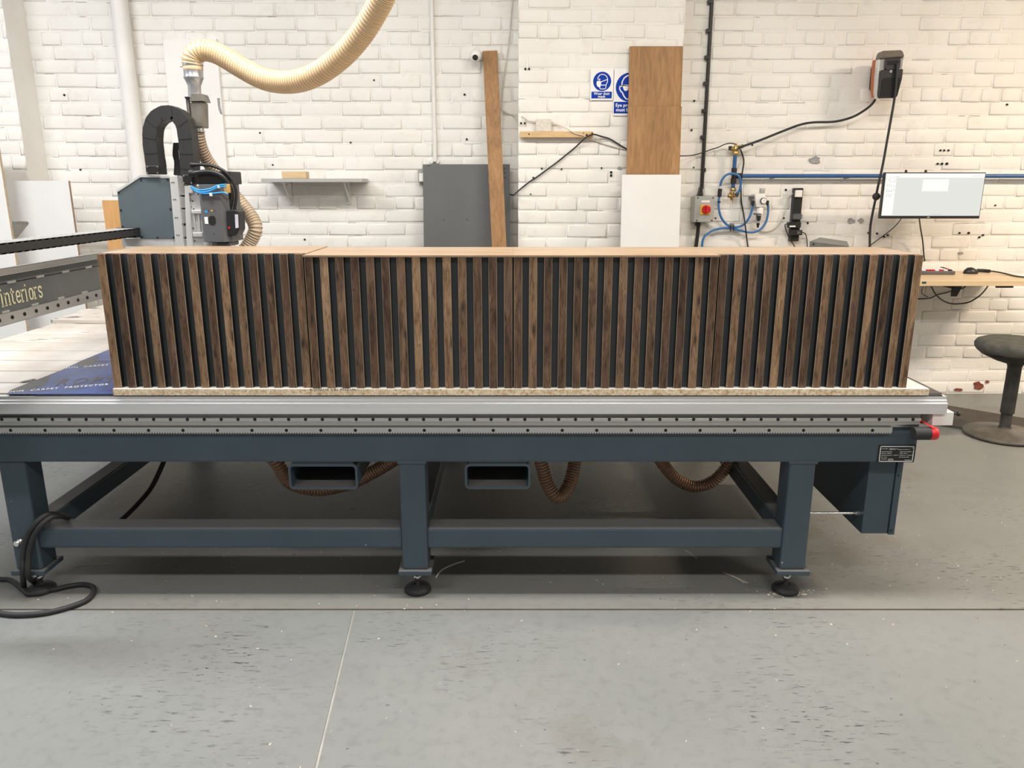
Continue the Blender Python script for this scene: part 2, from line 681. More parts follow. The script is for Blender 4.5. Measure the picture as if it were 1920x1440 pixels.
M_DUST = plain('pale_wood_shaving', (.70, .62, .48), .7, 0, .1)
M_GROUT = plain('floor_joint_filler', (.10, .075, .045), .8, 0, .5, 7)
M_PALEJ = plain('pale_joint_sealant', (.29, .285, .265), .6, 0, .2, 9)
M_PLINTH = plain('bare_red_brick_chip', (.20, .05, .03), .8, 0, .4, 30)
M_CHIPG = plain('bare_render_chip', (.30, .30, .30), .8, 0, .3, 30)
M_SILVER = plain('bright_silver', (.7, .7, .7), .22, .9, .05)
M_REEL = plain('grey_reel_cap', (.13, .11, .09), .35, 0, .15)
M_ORANGE = plain('orange_panel', (.50, .12, .03), .45, 0, .1)
M_GLASS = plain('clear_filter_bowl', (.55, .55, .52), .12, 0, .05)
M_CRACK = plain('crack_grey_brown', (.30, .27, .24), .8, 0, .4, 30)  # grey-brown of the thin paint cracks along the brick courses
M_RAILY = mat_brushed('ground_steel_rail_y', (.56, .56, .55), .30, 1)
M_MARBLE = mat_bedboard(True)
M_BED = mat_bedboard(False)

# ------------------------------------------------------------------ structure
YW = 4.816      # face of the back wall's bricks
YP = 4.610      # face of the two brick piers
XL, XR, YF, YB, ZC = -4.6, 5.2, -3.2, 5.05, 3.45
GY0, GY1 = 2.181, 2.190      # joint between the two floor slabs
fl = MB().box(XL, XR, YF, YB, -.12, -.004).build('floor', M_GROUT)
struct(fl)
jl = [(-.4485, 1.45), (-.4995, GY0)]      # joint that runs towards the camera


def xj(y):
    return jl[0][0] + (y - jl[0][1]) * (jl[1][0] - jl[0][0]) / (jl[1][1] - jl[0][1])


for side in (-1, 1):
    g = .0035 * side
    xs = XL if side < 0 else XR
    MB().prism([(xs, YF, 0), (xj(YF) + g, YF, 0), (xj(GY0) + g, GY0, 0), (xs, GY0, 0)], (0, 0, -.05)).build('floor_slab', M_FLOOR, fl)
MB().box(XL, XR, GY1, YB, -.05, 0).build('floor_slab', M_FLOOR2, fl)
MB().prism([(xj(YF) - .003, YF, -.001), (xj(YF) + .003, YF, -.001), (xj(GY0) + .003, GY0, -.001), (xj(GY0) - .003, GY0, -.001)], (0, 0, -.03)).build('joint_strip', M_PALEJ, fl)

struct(MB().box(XL, XR, YF, YB, ZC, ZC + .1).build('ceiling', M_CEIL))
struct(MB().box(XL - .1, XL, YF, YB, 0, ZC).build('wall_left', M_CEIL))
struct(MB().box(XR, XR + .1, YF, YB, 0, ZC).build('wall_right', M_CEIL))
struct(MB().box(XL, XR, YF - .1, YF, 0, ZC).build('wall_front', M_CEIL))

BRICK = {}
CH, BW, JT = .0775, .2375, .005


def brick_mesh(wd, var):
    key = (round(wd, 3), var)
    if key in BRICK:
        return BRICK[key]
    rg = random.Random(hash(key) % 9973)
    h, d, ch = CH - JT, .012, .011
    x, z = wd / 2, h / 2
    j = lambda s: rg.uniform(-s, s)
    fr = [(-x + ch + j(.002), -.0015 + j(.0006), -z + ch + j(.0018)), (x - ch + j(.002), -.0015 + j(.0006), -z + ch + j(.0018)),
          (x - ch + j(.002), -.0015 + j(.0006), z - ch + j(.0018)), (-x + ch + j(.002), -.0015 + j(.0006), z - ch + j(.0018))]
    md = [(-x, .0008, -z), (x, .0008, -z), (x, .0008, z), (-x, .0008, z)]
    bk = [(a, d, c) for a, b_, c in md]
    vs = fr + md + bk
    fs = [(0, 1, 2, 3)] + [((i + 1) % 4, i, 4 + i, 4 + (i + 1) % 4) for i in range(4)] + [(4 + (i + 1) % 4, 4 + i, 8 + i, 8 + (i + 1) % 4) for i in range(4)]
    me = bpy.data.meshes.new('brick')
    me.from_pydata(vs, [], fs)
    me.materials.append(M_WALL)
    for p in me.polygons:
        p.use_smooth = p.index < 5
    BRICK[key] = me
    return me


def in_view(p):
    q = p - Vector((0, 0, H))
    dep = q.y * CT - q.z * ST
    x = 960 + F * q.x / dep
    y = 720 - F * (q.y * ST + q.z * CT) / dep
    if x < -60 or x > 1980 or y < -30:
        return False
    if 200 < x < 1720 and y > 470:
        return False
    if x <= 200 and y > 640:
        return False
    if y > 745:
        return False
    return True


def brick_wall(name, x0, x1, y, depth, z1, half0=0):
    """painted brick face at y; wall body behind it"""
    wl = struct(MB().box(x0, x1, y + .0006, y + depth, 0, z1).build(name, M_WALL))
    rest = MB()
    rg = random.Random(name)
    n = int(z1 / CH)
    for r in range(n):
        zc = (r + .5) * CH
        header = (r % 4 == 3)
        step = BW / 2 if header else BW
        ofs = (.06 if header else (0 if r % 2 else BW / 2)) + half0
        a = x0 - step + (ofs % step)
        while a < x1:
            l, rr = max(a + JT / 2, x0), min(a + step - JT / 2, x1)
            a += step
            if rr - l < .02:
                continue
            if l < x0 + .02: l = x0
            if rr > x1 - .02: rr = x1
            c = Vector(((l + rr) / 2, y + rg.uniform(-.0012, .0012), zc + rg.uniform(-.0025, .0025)))
            me = brick_mesh(rr - l, rg.randrange(5))
            if in_view(c):
                o = bpy.data.objects.new('brick', me)
                COL.objects.link(o)
                o.parent = wl
                o.location = c - ORG[wl.name]
                o.rotation_euler = (0, rg.uniform(-.006, .006), 0)
            elif -3.9 < c.x < 3.9 and zc < 2.7:
                rest.add([Vector(v.co) + c for v in me.vertices], [list(p.vertices) for p in me.polygons])
    if rest.v:
        stuff(rest.build('brickwork', M_WALL, wl))
    ck = MB()
    for i in range(int((min(x1, 3.4) - max(x0, -3.2)) * 46)):
        r = rg.randrange(2, int(2.5 / CH))
        xa = rg.uniform(max(x0, -3.2), min(x1, 3.4) - .1)
        z = r * CH + rg.uniform(-.004, .004)
        L = rg.uniform(.02, .14) * rg.choice((.4, 1, 1))
        if xa + L > x1:
            continue
        n = max(3, int(L / .012))
        pts = [(xa + L * k / n, z + rg.uniform(-.0014, .0014)) for k in range(n + 1)]
        stroke(ck, pts, rg.uniform(.0006, .0018), lambda u, v: Vector((u, y - .0020, v)))
    if ck.v:
        stuff(ck.build('paint_cracks', M_CRACK, wl))
    return wl


XPL = -2.800        # right edge of the left pier
XP0, XP1 = .036, .953
wbl = brick_wall('wall_back_left', XPL - .02, XP0 + .02, YW, .2, ZC, .03)
wbr = brick_wall('wall_back_right', XP1 - .02, XR, YW, .2, ZC, .11)
wpm = brick_wall('wall_back_pier', XP0, XP1, YP, .35, ZC, .05)
wpl = brick_wall('wall_back_corner', XL, XPL, YP, .35, ZC, .17)


def holes(wall, pts, y, r=.006):
    mb = MB()
    for q in pts:
        c = P(q[0], q[1], y - .0085)
        rr = (q[2] if len(q) > 2 else 1) * r
        mb.lathe([(rr, 0), (rr, .014)], c, (0, 1, 0), 8)
    stuff(mb.build('drill_holes', M_HOLE, wall))


holes(wbr, [(1764, 282), (1771, 282), (1779, 282), (1759, 307), (1767, 307, 1.1), (1776, 307, 1.3), (1889, 196), (1629, 437), (1645, 438), (1658, 444), (1665, 441),
            (1800, 437), (1817, 437, 1.2), (1837, 445), (1844, 441), (1474, 356, 1.1), (1470, 409, .9), (1515, 418, .9), (1302, 189), (1297, 244), (1411, 272, .8), (1301, 314, .8), (1342, 409, .8), (1867, 385, .8)], YW)
holes(wbl, [(871, 177), (875, 261), (487, 249, .8), (657, 267, .8), (701, 150, .8), (571, 449, .9), (120, 178, 1.0), (150, 318, .8), (511, 309, .8)], YW)
holes(wpm, [(985, 129), (992, 129), (977, 231), (984, 231), (1016, 316, .9), (1000, 333, .9), (1128, 315, .8), (1146, 323, 1.2), (1146, 329, 1.2), (995, 364, .7), (1053, 317, .8)], YP)


def chip(wall, cx, cy, rx, ry, y, mat, seed):
    rg = random.Random(seed)
    n = 13
    pts = []
    for k in range(n):
        a = 2 * math.pi * k / n
        s = rg.uniform(.65, 1.15)
        pts.append((cx + rx * s * math.cos(a), cy + ry * s * math.sin(a)))
    MB().pxprism(pts, y - .0075, .006).build('bare_patch', mat, wall)


chip(wbr, 1528, 300, 11, 8, YW, M_CHIPG, 1)
chip(wbr, 1596, 414, 7, 5.5, YW, M_CHIPG, 2)
chip(wbr, 1614, 414, 6, 4.5, YW, M_CHIPG, 3)
chip(wbr, 1803, 475, 5, 3, YW, M_CHIPG, 4)
chip(wbr, 1835, 723, 10, 7, YW, M_PLINTH, 5)
chip(wbr, 1797, 731, 8, 3, YW, M_PLINTH, 6)
chip(wbr, 1852, 716, 4, 3, YW, M_PLINTH, 7)
chip(wpm, 1162, 315, 4, 3, YP, M_CHIPG, 8)

# boarded-over panel in the wall behind the machine head
tp = struct(MB().prism([P(305, 76, YW - .022), P(405, 72, YW - .022), Vector((P(425, 330, YW - .022).x, YW - .022, 0)), Vector((P(323, 330, YW - .022).x, YW - .022, 0))], (0, .03, 0), bev=.002).build('trim_1', plain('smooth_white_board', (.82, .805, .78), .5, 0, .03, 4)))
MB().pxprism([(407, 184), (412, 184), (412.5, 197), (415.5, 209), (417, 215), (413, 213), (409.5, 205)], YW - .0235, .004).build('chipped_edge', M_CHIPG, tp)
# rounded pipe boxed against the wall, left
a, b = P(222, 0, YW - .05), P(258.5, 330, YW - .05)
pm = tag(MB().cyl((a.x, YW - .045, 0), (a.x, YW - .045, 3.3), .047, 24).build('drain_pipe', M_WHITEPIPE), 'thick white painted vertical pipe on the wall left of the hose', 'pipe')

# ------------------------------------------------------------------ cnc machine table
mach = thing('machine_table', 'long blue-grey steel machine table under the slatted cabinets', 'machine table', (0, 2.9, 0))
YFR = 2.26           # front of posts
MB().box(-2.15, P(1720, 842, 2.255).x, 2.255, 2.36, .468, .632, .010).build('front_beam', M_STEEL, mach)
MB().box(-2.15, 1.237, 3.62, 3.725, .468, .632, .010).build('back_beam', M_STEEL, mach)
for yy in (2.75, 3.1):
    pass
for x0, x1, y0 in ((-1.603, -1.520, YFR), (-.354, -.271, YFR), (.866, .949, YFR)):
    p = MB().box(x0, x1, y0, y0 + .088, .098, .470, .007).build('post', M_STEEL, mach)
    MB().box(x0 - .012, x1 + .012, y0 - .012, y0 + .10, .084, .100, .002).build('base_plate', M_STEEL, mach)
    cx, cy = (x0 + x1) / 2, y0 + .044
    ft = MB().lathe([(.040, 0), (.044, .004), (.044, .012), (.036, .020), (.014, .026)], (cx, cy, 0), n=28).build('levelling_foot', M_RUBBER, mach)
    MB().lathe([(.008, .024), (.008, .046), (.014, .046), (.014, .060), (.008, .060), (.008, .086)], (cx, cy, 0), n=6).build('threaded_stem', M_SILVER, ft, label='zinc stem with hexagon nut')
    if x0 > -1:
        MB().box(x0 - .004, x1 + .004, y0 - .004, y0 + .05, .462, .472, .003).build('weld_seam', M_STEEL, mach)
for x0, x1 in ((-1.603, -1.52), (-.354, -.271), (.866, .949)):
    MB().box(x0, x1, 3.63, 3.718, .03, .470, .007).build('post', M_STEEL, mach)
    MB().box(x0 - .012, x1 + .012, 3.618, 3.73, .0, .03, .002).build('base_plate', M_STEEL, mach)
for x0, x1 in ((-1.522, -.352), (-.273, .868)):
    MB().box(x0, x1, YFR + .004, YFR + .084, .172, .242, .008).build('lower_rail', M_STEEL, mach)
    MB().box(x0, x1, 3.634, 3.714, .172, .242, .008).build('lower_rail', M_STEEL, mach)
for x0, x1 in ((-1.60, -1.523), (-.351, -.274), (.869, .946)):
    MB().box(x0 + .005, x1 - .005, YFR + .086, 3.632, .172, .242, .006).build('cross_rail', M_STEEL, mach)
    MB().box(x0 + .002, x1 - .002, 2.358, 3.622, .50, .60, .006).build('cross_beam', M_STEEL, mach)
MB().lathe([(.011, 0), (.011, .006), (.006, .009)], P(33, 1019, YFR - .009) , (0, -1, 0), 16).build('bolt', M_SILVER, mach)
MB().lathe([(.010, 0), (.010, .006), (.005, .009)], P(38.5, 1015, YFR - .004), (0, -1, 0), 16).build('bolt', M_SILVER, mach)
# fork-lift pockets: hollow rectangular tubes with rounded corners
for fx0, fx1, fz0, fz1 in ((-.700, -.484, .376, .460), (-.148, .058, .377, .461)):
    def ring(x0, x1, z0, z1, r):
        out = []
        for cx, cz, a0 in ((x1 - r, z1 - r, 0), (x0 + r, z1 - r, 90), (x0 + r, z0 + r, 180), (x1 - r, z0 + r, 270)):
            for k in range(5):
                a = math.radians(a0 + k * 22.5)
                out.append((cx + r * math.cos(a), cz + r * math.sin(a)))
        return out
    o_, i_ = ring(fx0, fx1, fz0, fz1, .016), ring(fx0 + .007, fx1 - .007, fz0 + .007, fz1 - .007, .010)
    n = len(o_)
    y0, y1 = 2.262, 3.54
    vs = [(x, y0, z) for x, z in o_] + [(x, y0, z) for x, z in i_] + [(x, y1, z) for x, z in o_] + [(x, y1, z) for x, z in i_]
    fs = []
    for k in range(n):
        j = (k + 1) % n
        fs += [(k, j, n + j, n + k), (2 * n + j, 2 * n + k, 3 * n + k, 3 * n + j), (j, k, 2 * n + k, 2 * n + j), (n + k, n + j, 3 * n + j, 3 * n + k)]
    ftb = MB().add(vs, fs).build('fork_pocket', M_STEEL, mach)
    MB().box(fx0 + .012, fx1 - .012, 2.266, 2.35, fz1 - .002, .472, .003).build('weld_plate', M_STEEL, ftb)

# control cabinet hung from the right end
cb = MB().box(1.137, 1.222, 2.305, 3.20, .205, .470, .002).build('end_cabinet', M_STEEL, mach)
MB().box(1.2235, 1.243, 2.300, 3.20, .203, .468, .002).build('cabinet_door', M_STEEL, cb)
MB().box(1.2275, 1.2335, 2.2985, 2.301, .405, .413, .0005).build('door_latch', M_BLACK, cb)
MB().box(1.2275, 1.2335, 2.2985, 2.301, .214, .222, .0005).build('door_latch', M_BLACK, cb)
MB().cyl((.945, 2.34, .262), (1.138, 2.34, .262), .0045, 10).build('tie_rod', M_SILVER, mach)
MB().cyl((1.128, 2.34, .262), (1.137, 2.34, .262), .009, 6).build('rod_nut', M_SILVER, mach)

# bed body and boards
MB().box(-2.10, 1.255, 2.30, 3.72, .630, .672, .003).build('bed_frame', M_DARKSTEEL, mach)
gy = [2.262, 2.393, 2.555, 2.72, 2.89, 3.052, 3.219, 3.488, 3.72]
for i, (a, b) in enumerate(zip(gy, gy[1:])):
    MB().box(-2.105, 1.20, a + .0055, b - .0055, .672, .6905, .0012, seg=1).build('bed_board', M_MARBLE if i >= 5 else M_BED, mach)
MB().box(1.201, 1.312, 2.262, 3.72, .668, .6905, .002).build('end_strip', plain('dark_bed_strip', (.075, .065, .058), .5, 0, .2, 12), mach)
MB().box(-1.44, 1.30, 2.2395, 2.262, .675, .6898, .001).build('dark_edge_strip', M_RUBBER, mach)
# aluminium edge extrusion, stepped profile (y, z), run along x
prof = [(2.236, .6345), (2.2275, .6345), (2.2275, .6665), (2.2335, .6685), (2.2335, .6745), (2.2385, .6765), (2.2385, .6865), (2.262, .6865), (2.262, .6345)]
eb = MB()
eb.prism([(-2.15, y, z) for y, z in prof], (2.15 + P(1778, 755, 2.2275).x, 0, 0))
eb.build('edge_extrusion', M_ALU, mach)
# rail seat and rails
MB().box(-2.15, 1.245, 2.2435, 2.2625, .604, .6345, .001).build('rail_seat', M_DARKSTEEL, mach)
lr = MB()
prl = [(2.2435, .6165), (2.232, .6165), (2.2295, .6145), (2.2295, .603), (2.232, .600), (2.2435, .600)]
prl = [(2.2435, .6205), (2.2305, .6205), (2.2290, .6190), (2.2290, .6110), (2.2340, .6085), (2.2340, .6055), (2.2300, .6025), (2.2300, .6005), (2.2435, .6005)]
lr.prism([(-2.15, y, z) for y, z in prl], (3.389, 0, 0))
railo = lr.build('linear_rail', M_RAIL, mach)
zr = P(960, 786.5, 2.229).z
mb = MB()
x = 1718.0
rail_px = []
sp = (P(1712, 786, 2.229).x - P(500, 786, 2.229).x) / 38.3
xx = P(1712, 786, 2.229).x
while xx > -2.1:
    mb.lathe([(.0052, 0), (.0052, .002)], (xx, 2.2286, zr), (0, 1, 0), 12)
    xx -= sp
stuff(mb.build('bolt_holes', M_HOLE, railo))
# gear rack, teeth along the lower edge
rz0, rz1 = P(960, 814, 2.236).z, P(960, 802, 2.236).z
xr = P(1674, 808, 2.236).x
gr = MB()
gr.box(-2.15, xr, 2.2385, 2.256, rz0 + .004, rz1, .0008)
tp_ = .0079
vs, fs = [], []
xx = -2.15
while xx < xr - tp_:
    q = len(vs)
    for yy in (2.2385, 2.256):
        vs += [(xx, yy, rz0 + .0045), (xx + tp_ * .3, yy, rz0), (xx + tp_ * .6, yy, rz0), (xx + tp_ * .9, yy, rz0 + .0045)]
    fs += [(q, q + 1, q + 2, q + 3), (q, q + 4, q + 5, q + 1), (q + 1, q + 5, q + 6, q + 2), (q + 2, q + 6, q + 7, q + 3)]
    xx += tp_
gr.add(vs, fs)
rack = gr.build('gear_rack', M_RAIL, mach)
mb = MB()
sp2 = (P(1636, 808, 2.238).x - P(537, 808, 2.238).x) / 17.0
xx = P(1636, 808, 2.238).x
while xx > -2.1:
    mb.lathe([(.0052, 0), (.0052, .002)], (xx, 2.2382, (rz0 + rz1) / 2 + .001), (0, 1, 0), 12)
    xx -= sp2
stuff(mb.build('bolt_holes', M_HOLE, rack))
MB().box(-2.15, 1.245, 2.249, 2.2625, rz1 - .002, .6015, .0005).build('rack_seat', M_RAIL, mach)
# end block, knob and rubber stop at the right end
MB().pxprism([(1750, 774), (1789, 773), (1786, 797.5), (1747, 798)], 2.238, .09, bev=.001).build('end_block', M_WHITEPL, mach)
kx = P(1789.5, 776, 2.30)
kn = MB().cyl((kx.x - .004, 2.30, kx.z), (kx.x + .010, 2.30, kx.z), .003, 10)
kn.lathe([(.004, 0), (.008, .002), (.008, .007), (.004, .009)], (kx.x + .008, 2.30, kx.z), (1, 0, 0), 8)
kn.build('clamp_knob', M_BLACK, mach)
sa, sb, sc_ = P(1712, 812.5, 2.215), P(1742, 812.5, 2.215), P(1757, 812.5, 2.215)
MB().lathe([(.0185, 0), (.0200, .002), (.0200, sb.x - sa.x)], sa, (1, 0, 0), 28).build('rubber_stop', M_RUBBER, mach)
MB().lathe([(.0202, 0), (.0202, .016), (.0185, .0215), (.012, .024)], sb, (1, 0, 0), 28).build('stop_cap', M_RED, mach)
MB().prism([(1.243, 2.236, .610), (1.262, 2.204, .598), (1.284, 2.204, .588), (1.262, 2.236, .600)], (0, .012, .004)).build('stop_bracket', M_RED, mach)
MB().box(1.2445, 1.252, 2.25, 2.30, .600, .634, .001).build('black_end_plate', M_BLACK, mach)
MB().box(1.236, 1.252, 2.24, 2.29, .60, .61, .001).build('stop_arm', M_RED, mach)
# rating plate
q0, q1 = P(1646, 850, 2.2545), P(1715, 850, 2.2545)
zt, zb = P(1680, 834.5, 2.2545).z, P(1680, 866.5, 2.2545).z
rp = MB().box(q0.x, q1.x, 2.2525, 2.2555, zb, zt, .0005).build('rating_plate', M_INKK, mach, label='black data plate with white frame and small print')
pw, ph = q1.x - q0.x, zt - zb
to = lambda u, v: Vector((q0.x + u * pw, 2.2522, zb + v * ph))
fr = MB()
for pts in (((.04, .06), (.96, .06)), ((.04, .93), (.96, .93))):
    stroke(fr, pts, .045, to)
for pts in (((.05, .05), (.05, .94)), ((.95, .05), (.95, .94))):
    stroke(fr, pts, .02, to)
fr.build('plate_frame', M_INKW, rp)
ln = MB()
rg = random.Random(3)
for v, segs in ((.80, ((.09, .26), (.29, .52))), (.755, ((.29, .46), (.52, .86))), (.63, ((.09, .17), (.18, .37), (.58, .75), (.77, .90))),
                (.53, ((.09, .14), (.16, .21), (.24, .37), (.58, .67), (.70, .79))), (.42, ((.09, .38), (.42, .55), (.58, .76), (.79, .93))),
                (.31, ((.09, .16), (.18, .25), (.58, .75), (.77, .84))), (.20, ((.09, .26), (.29, .42))), (.145, ((.29, .44), (.74, .92)))):
    for a, b in segs:
        x_ = a
        while x_ < b:
            wd = rg.uniform(.010, .020)
            stroke(ln, ((x_, v), (min(b, x_ + wd), v)), .030 if rg.random() < .6 else .022, to)
            x_ += wd + .006
put_text(ln, 'CE', to(.885, .82), (1, 0, 0), (0, 0, 1), .0045)
ln.build('small_print', M_INKW, rp)
# corrugated cable duct under the left end
MB().tube([(-1.60, 2.62, .49), (-1.45, 2.70, .445), (-1.25, 2.85, .455), (-1.05, 3.05, .48)], .024, 14, corr=(.008, .003)).build('cable_duct', [M_BLACK, M_BLACK], mach)

# ------------------------------------------------------------------ hoses and cables under the table
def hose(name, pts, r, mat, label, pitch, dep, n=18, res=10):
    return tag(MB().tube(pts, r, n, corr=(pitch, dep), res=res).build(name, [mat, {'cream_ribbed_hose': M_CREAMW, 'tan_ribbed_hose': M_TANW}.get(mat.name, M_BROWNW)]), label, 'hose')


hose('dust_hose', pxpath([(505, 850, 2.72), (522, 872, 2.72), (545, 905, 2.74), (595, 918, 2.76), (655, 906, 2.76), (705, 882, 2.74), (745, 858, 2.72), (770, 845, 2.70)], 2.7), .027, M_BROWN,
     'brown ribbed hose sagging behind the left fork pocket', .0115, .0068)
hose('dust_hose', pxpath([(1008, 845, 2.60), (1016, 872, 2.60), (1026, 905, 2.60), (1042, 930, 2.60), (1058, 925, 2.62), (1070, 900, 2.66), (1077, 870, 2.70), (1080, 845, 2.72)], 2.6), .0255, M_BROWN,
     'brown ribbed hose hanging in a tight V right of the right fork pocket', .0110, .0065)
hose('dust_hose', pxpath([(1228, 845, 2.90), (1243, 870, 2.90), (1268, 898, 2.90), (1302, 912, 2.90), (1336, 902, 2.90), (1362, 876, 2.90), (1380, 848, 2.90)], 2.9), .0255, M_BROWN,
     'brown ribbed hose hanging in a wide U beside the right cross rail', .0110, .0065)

coil = MB()
for dx, dz in ((0, 0), (.012, -.007)):
    up = pxpath([(118, 967, 2.33), (104, 964, 2.29), (86, 966, 2.262), (66, 982, 2.240), (50, 1008, 2.238), (43, 1042, 2.238), (43, 1075, 2.236)], 2.24)
    if dx == 0:
        coil.tube([p for p in up] + [Z(45, 1101, .012), Z(52, 1113, .010), Z(70, 1112, .009), Z(92, 1106, .009)], .0088, 10)
    else:
        up = [p + Vector((dx + .004, 0, dz)) for p in up]
        coil.tube(up + [Z(66, 1092, .02), Z(92, 1106, .009), Z(129, 1099, .009), Z(158, 1096, .009), Z(176, 1103, .009), Z(168, 1121, .009), Z(140, 1135, .009), Z(86, 1149, .009), Z(32, 1153, .009), Z(-10, 1148, .009), Z(-60, 1135, .009)], .0088, 10)
coil.tube([Z(-40, 1080, .01), Z(0, 1086, .01), Z(22, 1089, .01), Z(52, 1113, .010)], .0085, 10)
tag(coil.build('power_cable', M_RUBBER), 'thick black cable looped over the left leg and trailing on floor', 'cable')
tag(MB().tube(pxpath([(312, 850, 3.0), (303, 875, 3.0), (283, 915, 2.95), (258, 945, 2.88), (235, 968, 2.80), (215, 985, 2.74)], 2.9), .010, 10).build('power_cable', M_RUBBER),
    'black cable dropping from the bed to the floor behind the lower rail', 'cable')

# ------------------------------------------------------------------ things lying on the bed
ZB = .6905
fpts = [(13, 739), (20, 731), (70, 711.5), (115, 694), (155, 675), (200, 657), (250, 640), (330, 660), (330, 738.5)]
film = MB().prism([Z(x, y, ZB + .0018) for x, y in fpts], (0, 0, -.0015)).build('protective_film', M_FILM)
tag(film, 'blue plastic protective film with white lettering lying on the machine bed', 'plastic film')


def on_bed(x, y, dz=.0022):
    return Z(x, y, ZB + dz)


def film_text(mb, s, pa, pb, hpx, size_sq):
    A, B = on_bed(*pa), on_bed(*pb)
    r = (B - A)
    vs, fs = text_geo(s, 1.0, .022, 'LEFT', 1.3)
    L = max(v.x for v in vs)
    r_n = r / L
    u = Vector((-r.y, r.x, 0)).normalized() * hpx * 1.5
    mb.add([A + r_n * v.x + u * v.y for v in vs], fs)


tx = MB()
film_text(tx, 'IUM  CARPET  PROTECTOR', (18, 736), (203, 721.5), .020, 1)
film_text(tx, 'IUM  CARPET', (123, 691), (203, 685), .020, 1)
tx.build('lettering', M_INKW, film)
tx = MB()
film_text(tx, 'T', (68, 722), (95, 716), .085, 1)
film_text(tx, 'ROPY', (102, 723), (214, 716), .085, 1)
film_text(tx, 'R', (196, 680), (212, 676), .085, 1)
tx.build('dark_lettering', M_FILMDK, film)
dp = MB()
for pts in ([(14, 738.5), (21, 731), (70, 712), (98, 701), (84, 722), (60, 729), (30, 735)], [(146, 680), (160, 674), (186, 668), (178, 681), (160, 687), (140, 688)]):
    dp.add([on_bed(x, y, .0020) for x, y in pts], [list(range(len(pts)))])
dp.build('scuffed_patch', M_FILMDK, film)
ms = MB().prism([Z(x, y, ZB + .016) for x, y in ((95, 599.5), (240, 601), (240, 575), (196, 571.5), (168, 578), (150, 582), (138, 588))], (0, 0, -.0155))
tag(ms.build('marbled_sheet', M_MARBLE), 'offcut of white and black marbled sheet at the far left of bed', 'sheet')

# chipboard sheet with cabinets on it
cs0, cs1 = P(211, 730, 2.226).x, P(1743, 730, 2.226).x
ZS = .7135
chb = MB()
chb.box(cs0, cs1, 2.226, 2.74, ZB + .0022, ZS - .001, .001)
chs = chb.build('chipboard_sheet', M_CHIP)
tag(chs, 'long chipboard sheet stamped with dark print lying under the four cabinets', 'board')
MB().box(cs0 + .001, cs1 - .001, 2.2265, 2.7395, ZS - .0012, ZS + .0003).build('white_facing', M_WHITE_LAM, chs, label='white laminate facing')
tx = MB()
A, B = P(667, 730, 2.2256), P(581, 730, 2.2256)
vs, fs = text_geo('W12506 18.0 W12500.8', 1.0, .01, 'LEFT', 1.1)
L = max(v.x for v in vs)
sx = (B.x - A.x) / L
zmid = P(620, 728.5, 2.2256).z
tx.add([(A.x + sx * v.x, 2.2256, zmid - v.y * .0088) for v in vs], fs)
tx.build('stamped_print', M_INKK, chs)
for cx, seed in ((438, 1), (1148, 2), (1512, 3)):
    pass

# ------------------------------------------------------------------ four slatted cabinets
CY = 2.234
seams = [-1.1985, -.6005, -.6005, .0030, .0030, .5965, .5965, 1.1870]
cab_lab = ['leftmost dark walnut slatted cabinet beside the machine head', 'second slatted cabinet from the left, in front of the grey board',
           'third slatted cabinet from the left, below the oak boards', 'rightmost slatted cabinet, below the monitor and near the stool']
slat_mesh = {}


def make_slat(wd, z0, z1):
    """slat with chamfered front arrises, local origin at its centre"""
    key = (round(wd, 4), round(z1 - z0, 4))
    if key in slat_mesh:
        return slat_mesh[key]
    h = (z1 - z0) / 2
    x, d, c = wd / 2, .018, .0012
    sec = [(-x, d), (-x, c), (-x + c, 0), (x - c, 0), (x, c), (x, d)]
    vs = [(a, b - d / 2, -h) for a, b in sec] + [(a, b - d / 2, h) for a, b in sec]
    fs, mi = [], []
    for i in range(6):
        j = (i + 1) % 6
        fs.append((i, j, 6 + j, 6 + i))
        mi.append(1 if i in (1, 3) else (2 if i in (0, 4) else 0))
    fs += [(5, 4, 3, 2, 1, 0), (6, 7, 8, 9, 10, 11)]
    mi += [0, 0]
    me = bpy.data.meshes.new('slat')
    me.from_pydata(vs, [], fs)
    me.materials.append(M_SLAT)
    me.materials.append(M_ARRIS)
    me.materials.append(M_SIDE)
    me.polygons.foreach_set('material_index', mi)
    slat_mesh[key] = me
    return me


